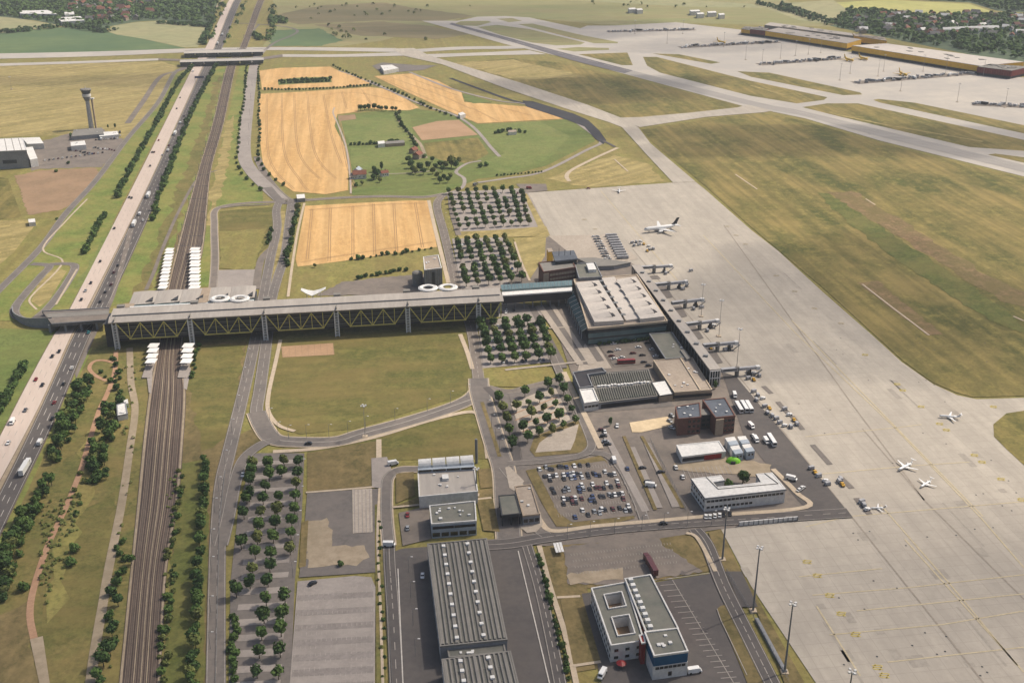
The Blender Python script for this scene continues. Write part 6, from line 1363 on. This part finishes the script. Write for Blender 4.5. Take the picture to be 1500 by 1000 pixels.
for li, (x0,y0,x1,y1,cnt) in enumerate(((890,47,1018,44,30),(996,70,1140,62,34),(1112,95,1232,86,34),(1252,122,1424,108,44),(1424,153,1530,158,30),(1108,40,1130,44,4))):
    a, b = Vector(P2(x0,y0)), Vector(P2(x1,y1)); mb = MB(); ribbon(mb, [tuple(a),tuple(b)], 22, .3); struct('equipment_stand', mb, 'warm_asphalt')
    for i in range(cnt):
        p = a.lerp(b, (i+random.uniform(.2,.8))/cnt); n += 1; k = random.choice(['dolly','dolly','van','truck']); c = random.choice(['white','silver','grey','black','white'])
        bb, g_, wl, wx, r, Wd = car_meshes(k, c); t = thing('cargo_trailer', '%s cargo vehicle, %s from left, %s equipment row of the far apron' % (c.capitalize(), nth(i+1), nth(li+1)), 'trailer', (p.x,p.y+random.uniform(-9,9),.6), random.uniform(0,3.1), 'cargo equipment on the far apron'); link('body',bb,t); link('cargo_box' if k == 'dolly' else 'windows',g_,t); t.scale = (1.6,1.5,1.5) if k == 'dolly' else (1,1,1)
# masts
def mast(x, y, h, label, grp, r=.45):
    c = P2(x, y); t = thing('light_mast', label, 'light mast', (c[0],c[1],0), 0, grp); part(t, 'pole', MB().tube((c[0],c[1],.5),(c[0],c[1],h),r,r*.5,n=8), 'steel_grey' if y > 700 else 'roof_grey'); part(t, 'foot', MB().box((c[0],c[1],.4),(3,3,.8)), 'concrete_path')
    m_ = MB(); 
    for k in range(4): a = k*math.pi/2+.4; m_.box((c[0]+1.3*math.cos(a),c[1]+1.3*math.sin(a),h+.3),(1.0,.8,.5),a)
    m_.tube((c[0]-1.5,c[1],h),(c[0]+1.5,c[1],h),.15); m_.tube((c[0],c[1]-1.5,h),(c[0],c[1]+1.5,h),.15); part(t, 'lamp_head', m_, 'steel_white')
for x, y, h, lb in ((1058,820,28,'rear tall light mast beside the apron service road'),(1103,895,33,'middle tall light mast beside the apron service road'),(1149,985,34,'front tall light mast beside the apron service road'),(1232,1090,34,'tall light mast rising from below the picture on the apron'),
    (1053,493,27,'light mast between the fourth and fifth boarding bridges'),(1079,540,28,'light mast at the nearest boarding bridge'),(1027,464,25,'light mast behind the fourth boarding bridge'),(698,726,16,'lamp mast right of the workshop'),(535,640,20,'white lamp mast on the bend of the main road'),(17,131,18,'white radar mast in the dry airfield grass')): mast(x, y, h, lb, 'tall light masts', .5 if y > 700 else .22)
for i, (x, y) in enumerate(((977,64),(1060,69),(1092,88),(1143,86),(1165,82),(1184,80),(1202,78),(1230,118),(1286,112),(1294,105),(1319,134),(1352,105),(1385,108),(1402,150),(1472,158),(1440,112),(1000,50),(930,50),(1116,96),(1245,108))): mast(x, y, 26, 'thin light mast on the far apron, %s in a scattered row from the left' % nth(i+1), 'light masts of the far apron', .3)
LP = [('curved main road', [(392,610),(410,640),(440,642),(492,641),(530,631),(600,612),(660,592),(694,578)], 11),('road south of the bridge', [(712,600),(724,640),(734,670)], 4),('cross road by the warehouses', [(820,792),(900,782),(980,773),(1060,770)], 7),('left road beside the railway', [(366,520),(350,590),(330,680),(314,760),(310,860),(308,980)], 11),('farm road', [(646,300),(654,340),(666,390)], 4),('dual road', [(370,120),(366,170),(364,220)], 5),('lower left car park', [(444,680),(440,740),(434,800),(428,860)], 5),('warehouse yard', [(598,830),(604,900),(610,980)], 4)]
for where, pts, cnt in LP:
    w_ = smooth([P2(*p) for p in pts], 10)
    for k in range(cnt):
        p = w_[int((k+.5)/cnt*(len(w_)-1))]; t = thing('street_lamp', '%s slim street lamp from the far or left end, %s' % (nth(k+1).capitalize(), where), 'street lamp', p+(0,), 0, 'street lamps of the '+where)
        part(t, 'pole', MB().tube(p+(0,), p+(9,), .13, .08, n=5).tube(p+(8.9,), (p[0]+1.4,p[1],9.1), .08, n=4), 'steel_grey'); part(t, 'lamp_head', MB().box((p[0]+1.7,p[1],9.1),(1.0,.4,.2)), 'steel_white')
for i in range(26):
    px, py = 140+(i % 9)*4.6+random.uniform(-1,1), 197.5+(i//9)*4.2-(i % 9)*.3; k = 'van' if i % 4 == 0 else 'car'
    vehicle(k, ('white','silver','white','black','grey')[i % 5], px, py, (px+1,py-4), '%s %s, %s from left, %s row right of the new control tower' % (('White','Silver','White','Black','Grey')[i % 5], k, nth(i % 9+1), nth(i//9+1)), 'vehicles parked beside the new control tower')
for i in range(14): vehicle('car', ('white','black','silver','maroon')[i % 4], 66+i*6.5, 236-i*.9, (67+i*6.5,231-i*.9), '%s car, %s from left on the yard road by the hangar' % (('White','Black','Silver','Dark red')[i % 4], nth(i+1)), 'cars along the hangar yard road')
# motorway sign gantry, catenary, fences
a, b = P(286,120,0), P(300,121,0); t = thing('sign_gantry', 'motorway gantry with a blue direction sign over the dark carriageway', 'sign gantry', ((a[0]+b[0])/2,(a[1]+b[1])/2,0))
part(t, 'frame', MB().tube(a,(a[0],a[1],7.5),.3).tube(b,(b[0],b[1],7.5),.3).tube((a[0],a[1],7.4),(b[0],b[1],7.4),.3), 'steel_grey'); part(t, 'sign_panel', MB().box(((a[0]+b[0])/2,(a[1]+b[1])/2-.5,7.6),(b[0]-a[0]-2,.25,3.2)), 'paint_blue')
wl = smooth([P2(*p) for p in RLl]); wr = smooth([P2(*p) for p in RLr]); n = 0
acc = 0; last = None
for a, b in zip(wl[10:], wr[10:]):
    if last and math.hypot(a[0]-last[0], a[1]-last[1]) < 24: continue
    last = a; n += 1
    if n > 26: break
    for s_, f in (('left',.02),('right',.98)):
        p = lerp2(a, b, f); dx = (b[0]-a[0])*(.94 if f < .5 else -.2)
        t = thing('catenary_mast', '%s railway catenary mast on the %s side, counted from the far end' % (nth(n).capitalize(), s_), 'catenary mast', (p[0],p[1],0), 0, 'catenary masts along the railway')
        part(t, 'post', MB().tube((p[0],p[1],0),(p[0],p[1],8),.2,n=5), 'steel_grey'); part(t, 'arm', MB().tube((p[0],p[1],6.8),(p[0]+dx,p[1],7.2),.12,n=4), 'steel_grey')
def fence(label, pts, h, m, step=3.5):
    w_ = [P2(*p) for p in pts]; t = thing('fence', label, 'fence', w_[0]+(0,)); rl = MB(); ps = MB()
    for a, b in zip(w_, w_[1:]):
        d = math.hypot(b[0]-a[0], b[1]-a[1]); ux, uy = (b[0]-a[0])/d, (b[1]-a[1])/d
        for z in (h*.35, h*.7, h): rl.tube(a+(z,), b+(z,), .06, n=4)
        k = 0
        while k < d: ps.tube((a[0]+ux*k,a[1]+uy*k,0),(a[0]+ux*k,a[1]+uy*k,h),.07,n=4); k += step
    part(t, 'rail', rl, m); part(t, 'post', ps, m)
fence('wire fence beside the concrete yard strip', [(952,646),(1006,750)], 2.4, 'steel_grey'); fence('wire fence at the apron edge by the tall masts', [(1064,838),(1103,905),(1155,1000)], 2.4, 'steel_grey'); fence('fence along the left side of the warehouse yard', [(566,812),(569,900),(576,1020)], 2, 'steel_grey'); fence('long fence along the grey roadside of the railway', [(316,1000),(322,760),(330,690)], 1.2, 'steel_grey')
c = [P2(*p) for p in ((1050,896),(1103,904),)]
t = thing('noise_barrier', 'low grey concrete channel wall between service road and apron', 'barrier', P2(1104,905)+(0,)); a, b = P2(1105,908), P2(1147,986); part(t, 'wall', MB().prism(ccw([a,b,(b[0]+1.6,b[1]),(a[0]+1.6,a[1])]), 0, 1.4), 'wall_grey')
t = thing('noise_barrier', 'pale slatted blast screen at the apron corner', 'barrier', P2(1110,768)+(0,)); a, b = P2(1082,771), P2(1168,763); m_ = MB()
part(t, 'screen', MB().prism(ccw([a,b,(b[0],b[1]+.6),(a[0],a[1]+.6)]), 0, 2.6), 'steel_white')
for k in range(13): p = lerp2(a,b,k/12); m_.box((p[0],p[1]-.2,1.4),(.3,.5,2.8))
part(t, 'screen_post', m_, 'steel_grey')
t = thing('covered_walkway', 'white frame walkway strip at the warehouse road corner', 'shelter', P2(818,808)+(0,))
for k in range(3): p = P2(814+k*4.2, 808-k*.6); part(t, 'roof_panel', MB().box((p[0],p[1],2.4),(1.2,8,.2),R(VA-90)), 'steel_white')
fl = P2(910,977); t = thing('umbrella', 'red parasol in front of the white office', 'parasol', fl+(0,)); part(t, 'canopy', MB().tube(fl+(2.3,), fl+(3.3,), 2.2, .1, n=8), 'paint_red'); part(t, 'pole', MB().tube(fl+(0,), fl+(2.4,), .08), 'steel_grey')
# ================================================================ camera, light
cam = bpy.data.cameras.new('camera'); cam.lens = 36*F/1500; cam.sensor_width = 36; cam.clip_start = 1; cam.clip_end = 30000
co = bpy.data.objects.new('camera', cam); COL.objects.link(co); co.location = (0,0,CH); co.rotation_euler = (math.pi/2-PITCH, 0, 0); scene.camera = co
SUN = Vector((36,20,50)).normalized()
sl = bpy.data.lights.new('sun', 'SUN'); sl.energy = 4.2; sl.angle = R(.6); sl.color = (1,.90,.76)
so = bpy.data.objects.new('sun', sl); COL.objects.link(so); so.rotation_euler = SUN.to_track_quat('Z','Y').to_euler(); so.location = (0,0,500)
w = bpy.data.worlds.new('World'); scene.world = w; w.use_nodes = True
nt = w.node_tree; bg = nt.nodes['Background']; sky = nt.nodes.new('ShaderNodeTexSky'); sky.sky_type = 'NISHITA'; sky.sun_disc = False
sky.sun_elevation = math.asin(SUN.z); sky.sun_rotation = math.atan2(SUN.x, SUN.y); sky.air_density = 1; sky.dust_density = 5
nt.links.new(sky.outputs[0], bg.inputs[0]); bg.inputs[1].default_value = .12
# air: one closed box of even pale haze around everything below the clouds
hz = MB().prism([(-9500,-2000),(9500,-2000),(9500,14500),(-9500,14500)], -2, 330); vm = bpy.data.materials.new('haze'); vm.use_nodes = True; vt = vm.node_tree
vt.nodes.remove(vt.nodes['Principled BSDF']); pv = vt.nodes.new('ShaderNodeVolumePrincipled'); pv.inputs['Color'].default_value = (.80,.87,.93,1); pv.inputs['Density'].default_value = .00007; pv.inputs['Anisotropy'].default_value = 0
vt.links.new(pv.outputs[0], [n for n in vt.nodes if n.type == 'OUTPUT_MATERIAL'][0].inputs['Volume'])
ho = link('haze', hz.mesh('haze', vm)); ho['kind'] = 'stuff'; ho['label'] = 'thin pale summer haze over the airfield'; ho['category'] = 'haze'
# broken cumulus above the haze: they throw the soft darker patches seen on the ground
cm = bpy.data.materials.new('cloud'); cm.use_nodes = True; ct = cm.node_tree; ct.nodes.remove(ct.nodes['Principled BSDF']); cv = ct.nodes.new('ShaderNodeVolumePrincipled'); cv.inputs['Color'].default_value = (1,1,1,1); cv.inputs['Anisotropy'].default_value = .5; cv.inputs['Density'].default_value = .006
ct.links.new(cv.outputs[0], [n for n in ct.nodes if n.type == 'OUTPUT_MATERIAL'][0].inputs['Volume'])
random.seed(4)
def cloud(px, py, rx, ry, thick, label, h=900):
    g_ = P2(px, py); c = (g_[0]+SUN.x/SUN.z*h, g_[1]+SUN.y/SUN.z*h, h); mb = MB(); nu, nv = 28, 12; ph = [random.uniform(0,6.28) for _ in range(6)]
    rings = []
    for j in range(1,nv):
        b = math.pi*j/nv-math.pi/2; ring = []
        for i in range(nu):
            a = 2*math.pi*i/nu; f = 1+.16*math.sin(3*a+ph[0])+.12*math.sin(5*a+ph[1])+.08*math.sin(9*a+ph[2]+3*b)
            ring.append((c[0]+rx*f*math.cos(a)*math.cos(b), c[1]+ry*f*math.sin(a)*math.cos(b), c[2]+thick*math.sin(b)*(1+.25*math.sin(4*a+ph[3])*math.cos(b)+.2*math.sin(7*a+ph[4]))))
        rings.append(ring)
    mb.loft(rings); o = link('cloud', mb.mesh('cloud', cm)); o['kind'] = 'stuff'; o['label'] = label; o['category'] = 'cloud'
cloud(620, 900, 540, 170, 40, 'broad thin cloud above the camera shading the foreground')
cloud(880, 128, 190, 120, 95, 'small cumulus shading the grass between taxiways')
cloud(1330, 205, 420, 90, 75, 'long cumulus shading the runway side grass')
cloud(1350, 520, 260, 60, 34, 'thin cloud shading the right edge of the airfield grass')
cloud(150, 118, 260, 60, 40, 'thin cloud shading the dry airfield grass by the tower')
cloud(1180, 66, 420, 120, 34, 'thin cloud shading the far apron')
cloud(780, 44, 330, 160, 60, 'cumulus shading the far taxiway grass')
cloud(1250, 420, 150, 130, 55, 'cumulus shading the middle of the airfield grass')
cloud(620, 26, 520, 330, 30, 'wide cumulus shading the distant plain')
scene.view_settings.view_transform = 'Standard'; scene.view_settings.look = 'None'; scene.view_settings.exposure = 0; scene.view_settings.gamma = 1
scene.cycles.max_bounces = 4; scene.cycles.diffuse_bounces = 2; scene.cycles.transparent_max_bounces = 8; scene.cycles.volume_bounces = 0
for l_, n_ in LABELS.items():
    k = len(l_.split())
    if k < 4 or k > 16: print('LABEL LENGTH', l_)
    if n_ > 1: print('LABEL DUP', n_, l_)
print('objects', len(bpy.data.objects))
